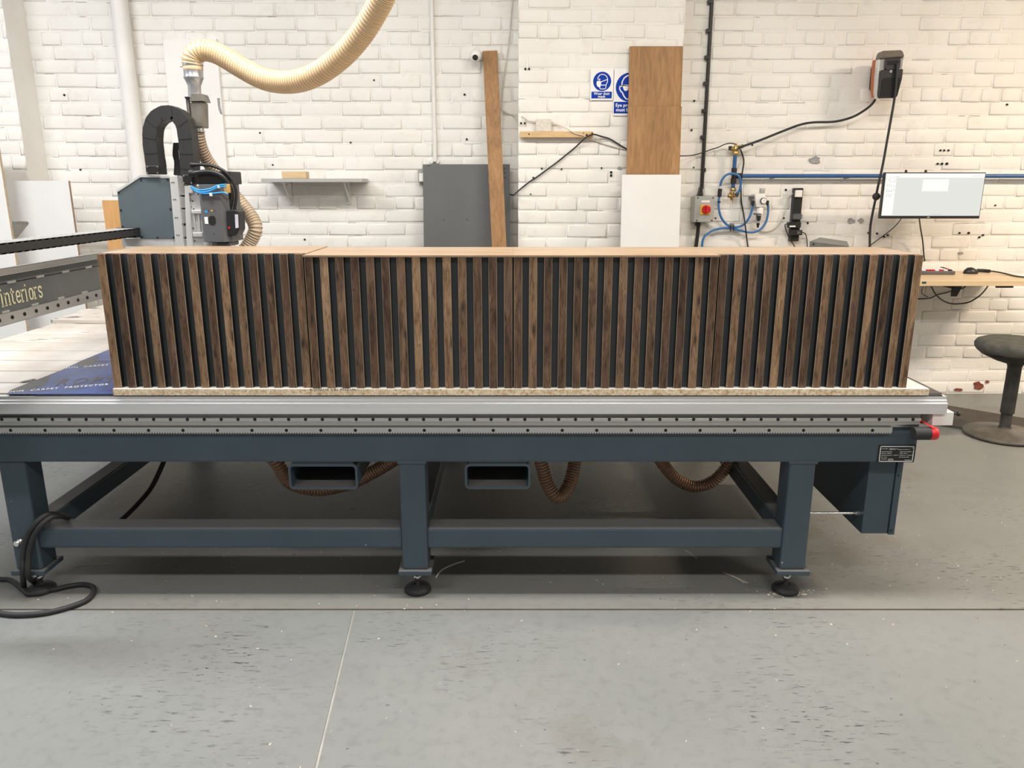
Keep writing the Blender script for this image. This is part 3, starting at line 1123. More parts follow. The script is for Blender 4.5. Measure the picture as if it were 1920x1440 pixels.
for k in range(4):
    x0, x1 = seams[2 * k], seams[2 * k + 1]
    lip = k in (1, 2)
    dy = -.006 if lip else 0.0
    z1 = 1.1095 if k != 0 else 1.1125
    dpt = .30
    cab = thing('slatted_cabinet', cab_lab[k], 'cabinet', ((x0 + x1) / 2, CY + dpt / 2, ZS), 'slatted cabinets in a row on the machine')
    yb = CY + dy + .020
    bt_ = .006 if lip else .016
    fb0, fb1 = x0 + .0030, x1 - .0030
    MB().box(x0 + .00003, x1 - .00003, (CY + dy - .001) if lip else yb + .010, CY + dpt, z1 - bt_, z1, .0006).build('top_panel', M_TOP, cab)
    MB().box(x0 + .00003, x0 + .017, yb + .010, CY + dpt, ZS + .001, z1 - bt_, .0005).build('side_panel', M_TOP, cab)
    MB().box(x1 - .017, x1 - .00003, yb + .010, CY + dpt, ZS + .001, z1 - bt_, .0005).build('side_panel', M_TOP, cab)
    MB().box(x0 + .017, x1 - .017, yb + .010, CY + dpt, ZS + .001, ZS + .017).build('bottom_panel', M_TOP, cab)
    MB().box(x0 + .00003, x1 - .00003, yb, yb + .010, ZS + .002, z1 - (bt_ if lip else .0015)).build('backing_panel', M_CHAR, cab, label='charcoal backing panel between the slats')
    W = fb1 - fb0
    pitch = W / 13.53
    sw = pitch * .545
    zz0, zz1 = ZS + .0006, z1 - .001
    if lip:
        zz1 = z1 - .006
        # the lip is a thin edging only
    if k == 3 or k == 0:
        pass
    me = make_slat(sw, zz0, zz1)
    for i in range(14):
        o = bpy.data.objects.new('slat', me)
        COL.objects.link(o)
        o.parent = cab
        c = Vector((fb0 + sw / 2 + i * pitch, CY + dy + .010 + random.uniform(-.0006, .0006), (zz0 + zz1) / 2))
        o.location = c - ORG[cab.name]

# ------------------------------------------------------------------ gantry
gan = thing('gantry', 'grey gantry beam with cream lettering spanning the bed at left', 'gantry', (-1.6, 2.9, .69))
XB = -1.506
GY_0, GY_1 = 2.02, 3.84
bp = [(XB, .941), (XB, 1.020), (XB - .004, 1.024), (XB + .010, 1.040), (XB - .01, 1.046), (XB - .15, 1.046), (XB - .15, .90), (XB - .02, .90), (XB - .02, .941)]
bp = [(XB, .938), (XB, 1.0225), (XB - .012, 1.044), (XB - .15, 1.044), (XB - .15, .900), (XB - .02, .900), (XB - .02, .938)]
M_GAN = plain('gantry_grey_paint', (.105, .112, .110), .38, 0, .06)
MB().prism([(x, GY_0, z) for x, z in bp], (0, GY_1 - GY_0, 0)).build('beam', M_GAN, gan)
MB().box(XB - .012, XB + .0025, GY_0, GY_1, 1.0445, 1.066, .002).build('upper_rail', M_RAILY, gan)
lrx = MB().box(XB - .018, XB + .010, GY_0, GY_1, .902, .938, .002).build('lower_rail', M_RAILY, gan)
mb, cv = MB(), MB()
y = 2.1
while y < 3.4:
    mb.lathe([(.0058, 0), (.0058, .002)], (XB + .0096, y, .921), (1, 0, 0), 12)
    y += .060
stuff(mb.build('bolt_holes', M_HOLE, lrx))
y = 2.10
while y < 3.4:
    MB().box(XB - .002, XB + .006, y, y + .035, .936, .944, .001).build('clip', M_RAIL, gan)
    MB().box(XB - .004, XB + .003, y + .05, y + .09, 1.019, 1.026, .001).build('clip', M_RAIL, gan)
    y += .145
MB().box(XB - .001, XB + .0007, GY_0, GY_1, 1.0195, 1.0225).build('slot', M_HOLE, gan)
# slab-serif lettering drawn with strokes
GL = {'n': [[(0, 0), (0, 1)], [(-.12, 1), (0, 1)], [(-.14, 0), (.16, 0)], [(0, .78), (.16, .96), (.34, 1), (.46, .9), (.5, .7), (.5, 0)], [(.36, 0), (.66, 0)]],
      't': [[(.1, 1.35), (.1, .2), (.2, .02), (.42, .04)], [(-.1, 1), (.42, 1)]],
      'e': [[(.02, .52), (.48, .52), (.48, .78), (.36, .98), (.14, .98), (0, .78), (0, .22), (.14, .02), (.36, .02), (.5, .2)]],
      'r': [[(0, 0), (0, 1)], [(-.12, 1), (0, 1)], [(-.14, 0), (.2, 0)], [(0, .7), (.12, .94), (.3, 1), (.42, .92)]],
      'i': [[(0, 0), (0, 1)], [(-.13, 1), (0, 1)], [(-.15, 0), (.15, 0)], [(-.02, 1.28), (-.02, 1.45)]],
      'o': [[(.25, 0), (.06, .1), (0, .3), (0, .7), (.06, .9), (.25, 1), (.44, .9), (.5, .7), (.5, .3), (.44, .1), (.25, 0)]],
      's': [[(.46, .76), (.4, .95), (.2, 1), (.03, .9), (.02, .68), (.14, .54), (.36, .46), (.47, .3), (.44, .1), (.26, 0), (.06, .06), (0, .24)]]}
ADV = {'n': .86, 't': .68, 'e': .74, 'r': .66, 'i': .48, 'o': .76, 's': .7}
word = 'interiors'
tot = sum(ADV[c] for c in word)
ya, yb_ = 2.256, 2.462
lt = MB()
sxx = (yb_ - ya) / tot
cur = 0
for c in word:
    for pts in GL[c]:
        stroke(lt, pts, .17, lambda u, v, cu=cur: Vector((XB + .0012, ya + (cu + .1 + u) * sxx, .958 + v * .034)))
    cur += ADV[c]
lt.build('lettering', M_INKC, gan, label='cream slab serif lettering')
# end plates that carry the beam on the long rails
for y0 in (2.04, 3.785):
    MB().box(XB - .30, XB - .02, y0, y0 + .05, .60, 1.04, .004).build('end_plate', M_GAN, gan)

# ------------------------------------------------------------------ machine head
YH = 2.93
hd = thing('spindle_carriage', 'spindle carriage with grey spindle, angular side cover and black cable chain', 'machine head', (-1.2, 3.0, 1.0))
cov = MB().pxprism([(262.5, 333), (317, 334), (328.5, 447.5), (262.5, 447.5), (261, 429), (227, 428), (219.5, 359)], YH, .16, bev=.0015).build('side_cover', M_COVER, hd)
sc = MB()
for q in ((264, 337), (314, 336.5), (222, 361), (226.5, 394), (230, 425), (266, 444), (295, 445.5), (325, 445.5), (319.5, 392)):
    sc.lathe([(.0035, 0), (.0035, .003)], P(q[0], q[1], YH - .0025), (0, 1, 0), 8)
stuff(sc.build('cover_screws', M_BLACK, cov))
MB().pxprism([(217.5, 357.5), (262, 328.5), (331, 329), (331, 333), (263, 332.4), (219, 361)], YH - .003, .17).build('top_plate', M_ALU2, hd)
MB().pxprism([(228, 447.5), (330, 447.5), (330, 462), (228, 462)], YH + .003, .15).build('saddle', M_ALU2, hd)
alp = MB().pxprism([(317.5, 331), (332, 329), (345, 462), (329, 462)], YH - .008, .15, bev=.0008).build('front_plate', M_ALU2, hd)
sc = MB()
for yy in (342, 374, 408, 441):
    for dx in (0, 3.5):
        sc.lathe([(.002, 0), (.002, .002)], P(322 + (yy - 342) * .098 + dx, yy, YH - .0095), (0, 1, 0), 8)
stuff(sc.build('plate_screws', M_HOLE, alp))
MB().pxprism([(332.5, 331), (347, 331), (361, 462), (345, 462)], YH + .03, .1).build('axis_column', M_BLACK, hd)
for y0, y1, dx in ((331, 366, 0), (369, 390, 0), (393, 419, 0), (424, 444, 0), (448, 462, 0)):
    sl = .098
    f_ = lambda y: (y - 331) * sl
    MB().pxprism([(334.5 + f_(y0), y0), (343 + f_(y0), y0), (343 + f_(y1), y1), (334.5 + f_(y1), y1)], YH + .004, .03, bev=.001).build('bearing_block', M_RAIL, hd)
MB().pxprism([(345.8, 349), (353, 349), (362, 462), (350, 462)], YH - .012, .10, bev=.0008).build('slide_plate', M_ALU2, hd)
MB().pxprism([(352, 348), (360, 348), (362, 362), (353, 362)], YH - .014, .05, bev=.0008).build('chain_bracket', M_ALU2, hd)
car = MB().pxprism([(354, 362), (376, 361), (383, 462), (362, 462)], YH, .08, bev=.001).build('carriage', M_ALU2, hd)
for a in ((359, 394, 378, 401), (361, 436, 380, 444)):
    MB().pxbox(*a, YH - .012, .02, .002).build('clamp_bar', M_ALU2, car)
for a in ((363, 402, 366, 434), (372, 402, 375, 434)):
    MB().pxbox(*a, YH - .008, .01, .002).build('rod', M_ALU2, car)
sc = MB()
for q in ((356, 366), (371, 364), (357, 376), (361, 377), (358, 388), (363, 392), (362, 428), (366, 427), (365, 452), (370, 440)):
    sc.lathe([(.0025, 0), (.0025, .002)], P(q[0], q[1], YH - .0015), (0, 1, 0), 8)
stuff(sc.build('carriage_screws', M_HOLE, car))
# spindle cover: front face, bevelled right face
fpx = [(375.6, 345.6), (409.5, 345.6), (418.5, 454), (381, 454)]
YS = YH - .06
A_ = [P(x, y, YS) for x, y in fpx]
zt_, zb_ = A_[0].z, A_[2].z
xl, xr_ = A_[0].x, A_[1].x
foot = [(xl, YS), (xr_, YS), (xr_ + .026, YS + .022), (xr_ + .026, YS + .14), (xl - .012, YS + .14), (xl - .012, YS + .012)]
spn = MB().prism([(x, y, zb_) for x, y in foot], (0, 0, zt_ - zb_), bev=.0012).build('spindle_cover', M_SPINDLE, hd)
MB().prism([(x, y, zt_) for x, y in [(xl - .02, YS + .03), (xr_ + .035, YS + .03), (xr_ + .035, YS + .15), (xl - .02, YS + .15)]], (0, 0, .046), bev=.004).build('motor', M_BLACK, hd)
wx = lambda x, y: P(x, y, YS - .0008)
MB().prism([P(x, y, YS - .0012) for x, y in ((391, 408), (394, 405), (401, 405), (404, 409), (404.5, 418), (401.5, 422), (395, 422), (391.5, 417))], (0, .003, 0)).build('cable_hole', M_HOLE, spn)
MB().pxbox(383.5, 407, 390, 420, YS - .0012, .002, .0005).build('white_label', M_INKW, spn)
MB().cyl(wx(386.5, 397), wx(386.5, 397) + Vector((0, .002, 0)), .0052, 16).build('blue_badge', M_BLUETUBE, spn)
MB().cyl(wx(397, 395), wx(397, 395) + Vector((0, .002, 0)), .003, 12).build('yellow_badge', M_YEL, spn)
hl = MB()
for q in ((391, 395), (403, 395), (400.5, 438)):
    hl.cyl(wx(*q), wx(*q) + Vector((0, .002, 0)), .0016, 8)
stuff(hl.build('screw_holes', M_HOLE, spn))
MB().pxbox(420.5, 431, 423, 448, YS + .008, .004, .0005).build('orange_print', plain('orange_print', (.62, .30, .18), .5), spn)
MB().cyl(P(404, 453, YS + .06), P(404, 462, YS + .06), .045, 28).build('spindle_nose', M_SILVER, hd)
MB().pxbox(388, 454, 431, 462, YS + .02, .10, .004).build('nose_ring', M_DKGREY, hd)
# connector box with two heavy cables
cbx = MB().pxprism([(423.5, 394), (441.5, 393), (447.5, 397), (448.5, 431), (442.5, 442.5), (426.5, 442)], YS + .005, .07, bev=.004).build('connector_box', M_BLACK, hd)
MB().pxprism([(440.2, 402), (446, 402), (447, 427), (441.5, 428)], YS + .003, .01).build('box_label', plain('lilac_label', (.55, .54, .62), .4), cbx)
MB().cyl(P(429.8, 427, YS + .0035), P(429.8, 427, YS + .007), .0042, 14).build('red_lamp', M_RED, cbx)
for x0 in (430.5, 440.3):
    MB().cyl(P(x0, 395, YS + .03), P(x0, 384, YS + .03), .0085 if x0 < 435 else .006, 12).build('cable_gland', M_BLACK, hd)
MB().tube(pxpath([(356, 327, YH - .03), (372, 323.5, YS + .02), (395, 322.5, YS + .02), (416, 330, YS + .02), (430, 347, YS + .025), (434.5, 368, YS + .03), (431, 388, YS + .03)], 2.9), .0085, 12).build('thick_cable', M_BLACK, hd)
MB().tube(pxpath([(358, 309, YH - .03), (375, 308.5, YS + .02), (400, 311.5, YS + .02), (423, 323, YS + .02), (438, 343, YS + .025), (443, 365, YS + .03), (440.5, 388, YS + .03)], 2.9), .0058, 12).build('thick_cable', M_BLACK, hd)
for x_, y_, r_ in ((360, 325, .014), (368, 324, .011), (362, 309, .009), (368, 308.5, .0075)):
    MB().cyl(P(x_ - 4, y_, YS + .03), P(x_ + 4, y_, YS + .03), r_, 12).build('cable_gland', M_BLACK, hd)
for pts in ([(358, 349), (366, 354), (377, 356.5), (394, 354), (410, 347.5), (424, 346)], [(359, 351), (367, 357), (378, 360), (393, 358), (409, 351), (424, 350)],
            [(359, 352), (367, 359), (380, 362.5), (400, 362.5), (418, 361), (428, 364)]):
    MB().tube(pxpath(pts, YS - .008), .0030, 8).build('air_tube', M_BLUETUBE, hd)
for q in ((408, 348, 411, 353), (392.5, 362, 397, 368)):
    MB().pxbox(*q, YS - .014, .012, .001).build('cable_tie', M_WHITEPL, hd)
MB().pxbox(418, 345, 431, 362, YS + .012, .03, .002).build('valve_block', plain('gold_valve_block', (.60, .36, .10), .4, .2), hd)
MB().pxprism([(424, 362), (428, 364), (428, 371), (424, 373), (421.5, 368)], YS + .012, .01).build('valve_fitting', M_STAIN, hd)
# motor inside the arch
mo = MB().pxprism([(324, 267.5), (337.5, 267.5), (346, 330), (327.5, 330)], YH + .06, .06, bev=.002).build('drive_motor', M_BLACK, hd)
MB().pxprism([(333.8, 281), (338.6, 280.5), (341, 298), (336, 298.5)], YH + .0585, .003).build('motor_label', M_GREYPL, mo)
MB().tube(pxpath([(326, 270, YH + .07), (325, 290, YH + .07), (328, 305, YH + .07), (327, 328, YH + .07)], 3.0), .003, 8).build('motor_cable', M_BLACK, hd)


# black link chain that arches over the head, each link a piece
def chain(path_px, Y, th, dep, parent, pitch, mat):
    path, _ = spline(pxpath(path_px, Y), 1.0, 12)
    path, _ = resample(path, [1.0] * len(path), pitch)
    for i in range(len(path) - 1):
        a, b = path[i], path[i + 1]
        t = (b - a).normalized()
        nrm = Vector((0, 1, 0)).cross(t).normalized()
        L = (b - a).length
        mb = MB()
        e = .30 * L
        w0, w1 = th / 2, th / 2 - .0035
        pts = [a - t * e - nrm * w1, a - t * e * .2 - nrm * w0, b + t * e * .2 - nrm * w0, b + t * e - nrm * w1,
               b + t * e - nrm * -w1, b + t * e * .2 + nrm * w0, a - t * e * .2 + nrm * w0, a - t * e + nrm * w1]
        yo = .0012 * (i % 2)
        mb.prism([p + Vector((0, yo, 0)) for p in pts], (0, dep - 2 * yo, 0))
        mb.build('chain_link', mat, parent)


chain([(286, 312), (282, 285), (279.5, 258), (283, 232), (296, 216), (314, 210.5), (331, 217), (342, 234), (346.5, 260), (349, 290), (351, 327)], YH - .01, .050, .062, hd, .025, plain('chain_black', (.022, .022, .023), .5, 0, .15))
for a in ((273, 310, 298, 327), (342, 327, 361, 346)):
    MB().pxbox(*a, YH - .014, .07, .003).build('chain_end', M_BLACK, hd)
    sc = MB()
    for fx in (.12, .88):
        for fy in (.15, .85):
            q = P(a[0] + (a[2] - a[0]) * fx, a[1] + (a[3] - a[1]) * fy, YH - .0155)
            sc.lathe([(.003, 0), (.003, .002)], q, (0, 1, 0), 8)
    stuff(sc.build('chain_screws', M_SILVER, hd))

# long link chain lying along the gantry, from the head towards the front
lc = thing('cable_chain', 'long black cable chain running from the head to the left edge', 'cable chain', (-1.40, 2.4, 1.10))
zc0, zc1 = P(256, 443, YH).z, P(260, 427.5, YH).z
xa, xb = -1.465, -1.393
y = 1.98
M_LC = plain('long_chain_black', (.020, .020, .021), .5, 0, .2)
while y < YH - .03:
    y1 = y + .034
    lk = MB()
    prof2 = [(y, zc0 + .004), (y + .006, zc0), (y + .024, zc0), (y + .0345, zc0 + .005), (y + .0345, zc1), (y, zc1)]
    lk.prism([(xb, a, c) for a, c in prof2], (-.010, 0, 0))
    lk.prism([(xa, a, c) for a, c in prof2], (.010, 0, 0))
    lk.box(xa, xb, y + .006, y + .028, zc1 - .004, zc1 + .0005, mi=1)
    lk.box(xa, xb, y + .006, y + .028, zc0 + .0005, zc0 + .004)
    lk.build('chain_link', [M_LC, M_GREYPL], lc)
    y = y1
MB().box(xa, xb + .002, YH - .035, YH + .001, zc0 - .004, zc1 + .002, .002).build('end_bracket', M_BLACK, lc)

# ------------------------------------------------------------------ dust duct and hoses above the head
YD = 3.02
du = thing('duct_adapter', 'galvanised duct reducer with clamp holding the big cream hose', 'duct', P(366, 240, YD + .05))
c0 = P(362, 133, YD)


def ax(px_, py_):
    return P(px_, py_, YD)


def lathe_px(items, name, mat, n=28):
    """items: (centre px x, px y, half width px)"""
    mb = MB()
    rings, fs = [], []
    for cx, cy, hw in items:
        c = ax(cx, cy)
        r = (ax(cx + hw, cy) - c).length
        rings.append([c + Vector((math.cos(2 * math.pi * k / n) * r, math.sin(2 * math.pi * k / n) * r, 0)) for k in range(n)])
    vs = [p for r in rings for p in r]
    for i in range(len(rings) - 1):
        for k in range(n):
            a, b = i * n + k, i * n + (k + 1) % n
            fs.append((a, b, b + n, a + n))
    mb.add(vs, fs, 0, True)
    mb.add(rings[0], [list(range(n))])
    mb.add(rings[-1], [list(range(n))])
    return mb.build(name, mat, du)


lathe_px([(361.2, 118.5, 18.6), (361.4, 124, 18.6)], 'clamp_band', M_SILVER)
lathe_px([(361.4, 124, 17.6), (361.8, 126, 18.0), (362.2, 131, 18.0), (362.3, 132.7, 17)], 'rubber_cuff', M_CREAM)
lathe_px([(362.5, 132, 17.6), (363, 143, 17.2), (363, 144.5, 17.9), (363.2, 147.5, 17.9), (363.3, 148.5, 16.8), (364.5, 161, 11.8), (365, 175, 11.8), (365.5, 190, 11.6)], 'reducer', M_GALV)
MB().pxbox(337, 124, 345, 126, YD + .0, .006, .001).build('clamp_screw', M_SILVER, du)
MB().pxprism([(358, 175), (376.5, 175), (382, 189.5), (357, 190)], YD - .035, .07, bev=.001).build('flared_collar', M_STAIN, du)
MB().pxprism([(355.5, 190), (379, 191), (380.5, 239), (360, 239)], YD - .03, .06, bev=.004).build('flat_duct', M_STAIN, du)
MB().pxprism([(347.5, 182), (353.5, 183), (357.5, 236), (353, 236)], YD - .02, .05, bev=.001).build('side_bracket', M_STAIN, du)
MB().pxbox(346, 181, 353, 184.5, YD - .03, .02, .001).build('bracket_hook', M_BLACK, du)
lathe_px([(370.5, 239.5, 11), (370.8, 243, 11.4), (371, 248, 11.2)], 'lower_cuff', M_GALV)
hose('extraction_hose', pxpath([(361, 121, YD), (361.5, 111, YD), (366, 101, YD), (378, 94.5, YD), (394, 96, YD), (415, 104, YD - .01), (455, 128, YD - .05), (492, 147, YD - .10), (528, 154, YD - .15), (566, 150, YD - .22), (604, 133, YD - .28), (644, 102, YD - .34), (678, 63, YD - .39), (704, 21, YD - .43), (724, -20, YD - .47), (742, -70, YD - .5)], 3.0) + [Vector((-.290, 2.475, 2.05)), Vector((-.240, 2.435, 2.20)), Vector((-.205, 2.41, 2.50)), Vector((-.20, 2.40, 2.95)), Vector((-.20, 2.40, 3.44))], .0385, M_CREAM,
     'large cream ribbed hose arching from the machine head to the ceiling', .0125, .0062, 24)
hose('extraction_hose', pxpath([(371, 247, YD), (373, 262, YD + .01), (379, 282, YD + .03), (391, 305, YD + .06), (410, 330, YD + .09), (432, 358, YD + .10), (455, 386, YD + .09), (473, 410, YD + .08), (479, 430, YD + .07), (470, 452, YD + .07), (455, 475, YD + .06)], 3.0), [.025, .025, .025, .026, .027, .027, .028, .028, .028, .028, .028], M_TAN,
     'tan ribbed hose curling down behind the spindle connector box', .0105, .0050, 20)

# ------------------------------------------------------------------ boards leaning on the wall, left
YL = 4.42


def board(name, pts, Y, t, mat, label, zfoot=True, lean=0.0, cat='board', edge=None):
    """upright board: px outline of its visible top edge, dropped to the floor"""
    (xa, ya), (xb_, yb2) = pts
    a, b = P(xa, ya, Y), P(xb_, yb2, Y)
    z = (a.z + b.z) / 2
    mb = MB()
    L = lean
    front = [(a.x, Y, z), (b.x, Y, z), (b.x, Y - L, 0.0), (a.x, Y - L, 0.0)]
    mb.prism(front, (0, t, 0), bev=.0008)
    return tag(mb.build(name, mat), label, cat)


# white board with a routed cut-out (visible edge is raw)
a = P(13, 339, YL)
b = P(127.5, 337.5, YL)
zc_ = P(60, 415, YL).z
o1 = [(a.x, 0), (a.x, zc_ - .30), (P(15, 460, YL).x, zc_ - .30), (P(26, 455, YL).x, zc_ - .13), (P(53, 420, YL).x, zc_ - .012), (P(53.5, 417, YL).x, zc_ - .004), (P(51, 415.3, YL).x, zc_), (a.x, zc_), (a.x, a.z), (b.x, a.z), (b.x, 0)]
o1 = [(a.x, 0), (P(24, 457, YL).x - .02, 0), (P(24, 457, YL).x, P(24, 457, YL).z), (P(53, 421, YL).x, P(53, 421, YL).z), (P(54, 418, YL).x, P(54, 418, YL).z), (P(51, 415.3, YL).x, zc_), (a.x, zc_), (a.x, a.z), (b.x, a.z), (b.x, 0)]
o1 = o1[1:]
mb = MB()
mb.prism([(x, YL, z) for x, z in o1[:5] + [(a.x - .08, zc_), (a.x - .08, a.z)] + o1[7:]], (0, .018, 0))
wb = tag(mb.build('white_board', M_WHITE_LAM), 'white board with a notched cut-out leaning behind the gantry', 'board')
eX = b.x
MB().box(eX - .0005, eX + .0012, YL + .001, YL + .0175, .0, a.z - .001).build('raw_edge', plain('raw_board_edge', (.34, .235, .15), .7, 0, .2, 30), wb, label='bare brown edge')
a2 = P(1.5, 300, YL - .12)
wb2 = tag(MB().box(a2.x - .55, a2.x, YL - .13, YL - .112, 0, 1.66, .0008).build('white_board', M_WHITE_LAM), 'tall white board at the far left edge of the photo', 'board')
MB().box(a2.x - .0005, a2.x + .0012, YL - .1295, YL - .1125, 0, 1.659).build('raw_edge', plain('raw_board_edge_pale', (.55, .43, .29), .7, 0, .2, 30), wb2, label='bare pale edge')
board('oak_board', ((191, 375), (221.5, 376)), YL + .05, .018, M_OAKL, 'short pale oak board standing behind the side cover of the machine head')

# ------------------------------------------------------------------ wall shelf
sh = thing('wall_shelf', 'grey wall shelf on two brackets above the cabinets', 'shelf', P(584, 340, YW - .1))
s0, s1 = P(489.5, 338, YW - .20), P(678.5, 338, YW - .20)
zs0, zs1 = P(584, 341.5, YW - .20).z, P(584, 334.7, YW - .20).z
MB().box(s0.x, s1.x, YW - .20, YW - .002, zs0, zs1, .001).build('shelf_board', M_SHELF, sh)
for xq in (542, 653):
    c = P(xq, 360, YW - .03)
    br = MB().box(c.x - .010, c.x + .010, YW - .010, YW - .004, zs0 - .13, zs0, .001)
    br.box(c.x - .010, c.x + .010, YW - .16, YW - .006, zs0 - .006, zs0 - .0005, .001)
    br.prism([(c.x - .003, YW - .14, zs0 - .005), (c.x - .003, YW - .12, zs0 - .005), (c.x - .003, YW - .009, zs0 - .10), (c.x - .003, YW - .009, zs0 - .12)], (.006, 0, 0))
    br.build('bracket', M_WHITEPL, sh)
bl = MB().pxbox(528, 321.5, 574, 335.0, YW - .17, .075, .004)
blo = bl.build('wooden_block', M_BLOCK)
blo.location.z = zs1 + .0003
tag(blo, 'small rounded pale wooden block sitting on the grey wall shelf', 'block')

# ------------------------------------------------------------------ centre-left wall items
sw = thing('wall_socket', 'grey wall socket with white plug half hidden by the grey board', 'socket', P(790, 330, YW))
MB().pxbox(783.5, 316.5, 806, 343, YW - .038, .034, .003).build('back_box', M_GREYPL, sw)
MB().pxbox(785.5, 325, 800, 341, YW - .062, .025, .005).build('plug', M_WHITEPL, sw)
zt_ = P(870, 308, YW - .07).z
gb = MB().prism([(P(793, 308, YW - .07).x, YW - .07, zt_), (P(956, 308, YW - .07).x, YW - .07, zt_), (P(956, 308, YW - .07).x, YW - .30, 0), (P(793, 308, YW - .07).x, YW - .30, 0)], (0, .018, 0), bev=.0008).build('grey_board', M_GREYBOARD)
tag(gb, 'large dark grey board leaning on the wall behind the oak plank', 'board')
hh = MB()
for q in ((832, 411.5), (875.5, 411.5), (804, 310.5), (946, 316), (947, 324), (947, 333)):
    t_ = 1 - P(q[0], q[1], YW - .15).z / zt_
    c = P(q[0], q[1], YW - .07 - .23 * t_ - .003)
    hh.lathe([(.003, 0), (.003, .004)], c, (0, 1, 0), 8)
stuff(hh.build('dowel_holes', M_HOLE, gb))
zp = P(918, 95, YW - .035).z
pl = MB().prism([P(905, 95.5, YW - .035), P(932.5, 94.5, YW - .035), P(953, 530, YW - .36), P(925.5, 531, YW - .36)], (0, .018, 0), bev=.0008)
d0 = (P(925.5, 531, YW - .36) - P(905, 95.5, YW - .035))
t_ = -P(905, 95.5, YW - .035).z / d0.z
qa, qb = P(905, 95.5, YW - .035), P(932.5, 94.5, YW - .035)
pl = MB().prism([qa, qb, qb + d0 * t_, qa + d0 * t_], (0, .018, 0), bev=.0008)
plo = tag(pl.build('oak_plank', M_OAK), 'long narrow oak plank leaning upright over the grey board', 'plank')
zfix = min(v.co.z for v in plo.data.vertices) + plo.location.z
plo.location.z -= zfix
cdx = tag(MB().cyl((P(809, 0, YW - .016).x, YW - .014, P(814.5, 303, YW - .016).z), (P(809, 0, YW - .016).x, YW - .014, 3.3), .0115, 16).build('conduit_pipe', M_WHITEPIPE), 'thin white vertical conduit on the wall above the grey board', 'pipe')
for dx in (-1, 1):
    MB().lathe([(.010, 0), (.012, .003), (.010, .010)], P(814.5 + dx * 5.5, 303, YW - .018), (0, 1, 0), 14).build('conduit_clip', M_WHITEPL, cdx)
cm = thing('security_camera', 'white ball security camera beside the top of the oak plank', 'camera', P(893, 104, YW - .06))
c = P(892, 104.5, YW - .075)
MB().lathe([(.004, -.035), (.018, -.0305), (.028, -.021), (.0345, -.007), (.0345, .007), (.028, .021), (.018, .0305), (.004, .035)], c, (0, .25, 1), 28).build('camera_ball', M_WHITEPL, cm)
ld = Vector((-.05, -.86, -.42)).normalized()
MB().lathe([(.0165, .031), (.013, .0335), (.006, .0345), (.001, .035)], c, ld, 24).build('lens', M_BLACK, cm)
MB().lathe([(.030, 0), (.030, .008), (.014, .014), (.012, .060)], P(898, 104, YW - .003), (-.1, -1, 0), 20).build('mount', M_WHITEPL, cm)
MB().tube(pxpath([(896, 97), (892, 91), (894, 88), (900, 93), (904, 98)], YW - .045), .0025, 6).build('camera_lead', M_WHITEPL, cm)

# batten, small box, cables
bt = MB().pxbox(975, 246.3, 1112, 257.5, YP - .045, .038, .001).build('batten', M_PINE)
tag(bt, 'short pine batten screwed to the brick pier under a white box', 'batten')
mbh = MB()
for q, r in (((992, 251.5), .004), ((1094, 249.5), .003), ((1100, 253), .0055), ((1110.5, 250.3), .0055)):
    mbh.lathe([(r, 0), (r, .003)], P(q[0], q[1], YP - .0465), (0, 1, 0), 10)
stuff(mbh.build('screw_holes', M_HOLE, bt))
jb = MB().pxbox(1004.5, 223.2, 1034, 246.5, YP - .043, .036, .002).build('junction_box', plain('aged_white_plastic', (.66, .61, .54), .5, 0, .15, 60))
jb.location.z = bt.location.z + (bt.dimensions.z) + .0003
tag(jb, 'small square white junction box standing on the pine batten', 'box')
WC = M_WHITEPL
wcab = lambda pts, Y, r, label, mat=WC: tag(MB().tube(pxpath(pts, Y), r, 6, res=5).build('cable', mat), label, 'cable')
M_OFFW = plain('offwhite_cable', (.62, .58, .50), .5)
wcab([(962, -20), (958, 40), (952, 95), (946, 140), (941, 190), (938, 235), (936, 270)], YW - .012, .0035, 'thin off-white cable hanging beside the top of the oak plank', M_OFFW)
wcab([(937, 203, YW - .02), (950, 212, YW - .014), (960, 215, YW - .012), (971, 218.5, YW - .10), (980, 219, YP - .012), (990, 226, YP - .014), (1005, 228.5, YP - .02)], YP, .0035, 'off-white cable from the oak plank to the white junction box', M_OFFW)
wcab([(1034, 231, YP - .02), (1046, 234, YP - .012), (1062, 241, YP - .048), (1078, 250, YP - .05), (1093, 254, YP - .05), (1110, 262, YP - .012), (1140, 272, YP - .012), (1172, 280, YP - .012)], YP, .003, 'off-white cable from the junction box across the batten to oak boards', M_OFFW)
tag(MB().tube(pxpath([(945, 362, YW - .02), (957, 364.5, YW - .03), (963, 365.5, YP - .05), (974, 356, YP - .018), (990, 343, YP - .014), (1008, 331, YP - .014), (1020, 322, YP - .014), (1042, 306, YP - .014), (1062, 290, YP - .014), (1080, 275, YP - .016), (1095, 261, YP - .046), (1104, 254.5, YP - .054), (1114, 252, YP - .052), (1128, 256, YP - .020), (1142, 260, YP - .014), (1156, 268, YP - .014), (1174, 279, YP - .014), (1190, 285, YP - .014)], YP), .0042, 8).build('power_cable', M_RUBBER),
    'black cable rising from the grey board over the batten to oak boards', 'cable')

# ------------------------------------------------------------------ signs
def sign(name, x0, y0, x1, y1, Y, label):
    a, b = P(x0, (y0 + y1) / 2, Y), P(x1, (y0 + y1) / 2, Y)
    zt, zb = P((x0 + x1) / 2, y0, Y).z, P((x0 + x1) / 2, y1, Y).z
    t = thing(name, label, 'sign', ((a.x + b.x) / 2, Y, zb))
    MB().box(a.x, b.x, Y, Y + .004, zb, zt, .0005).build('panel', M_SIGNW, t)
    W = b.x - a.x
    return t, (lambda u, v, e=.0: Vector((a.x + u * W, Y - .0006 - e, zb + v * W))), W, zt - zb


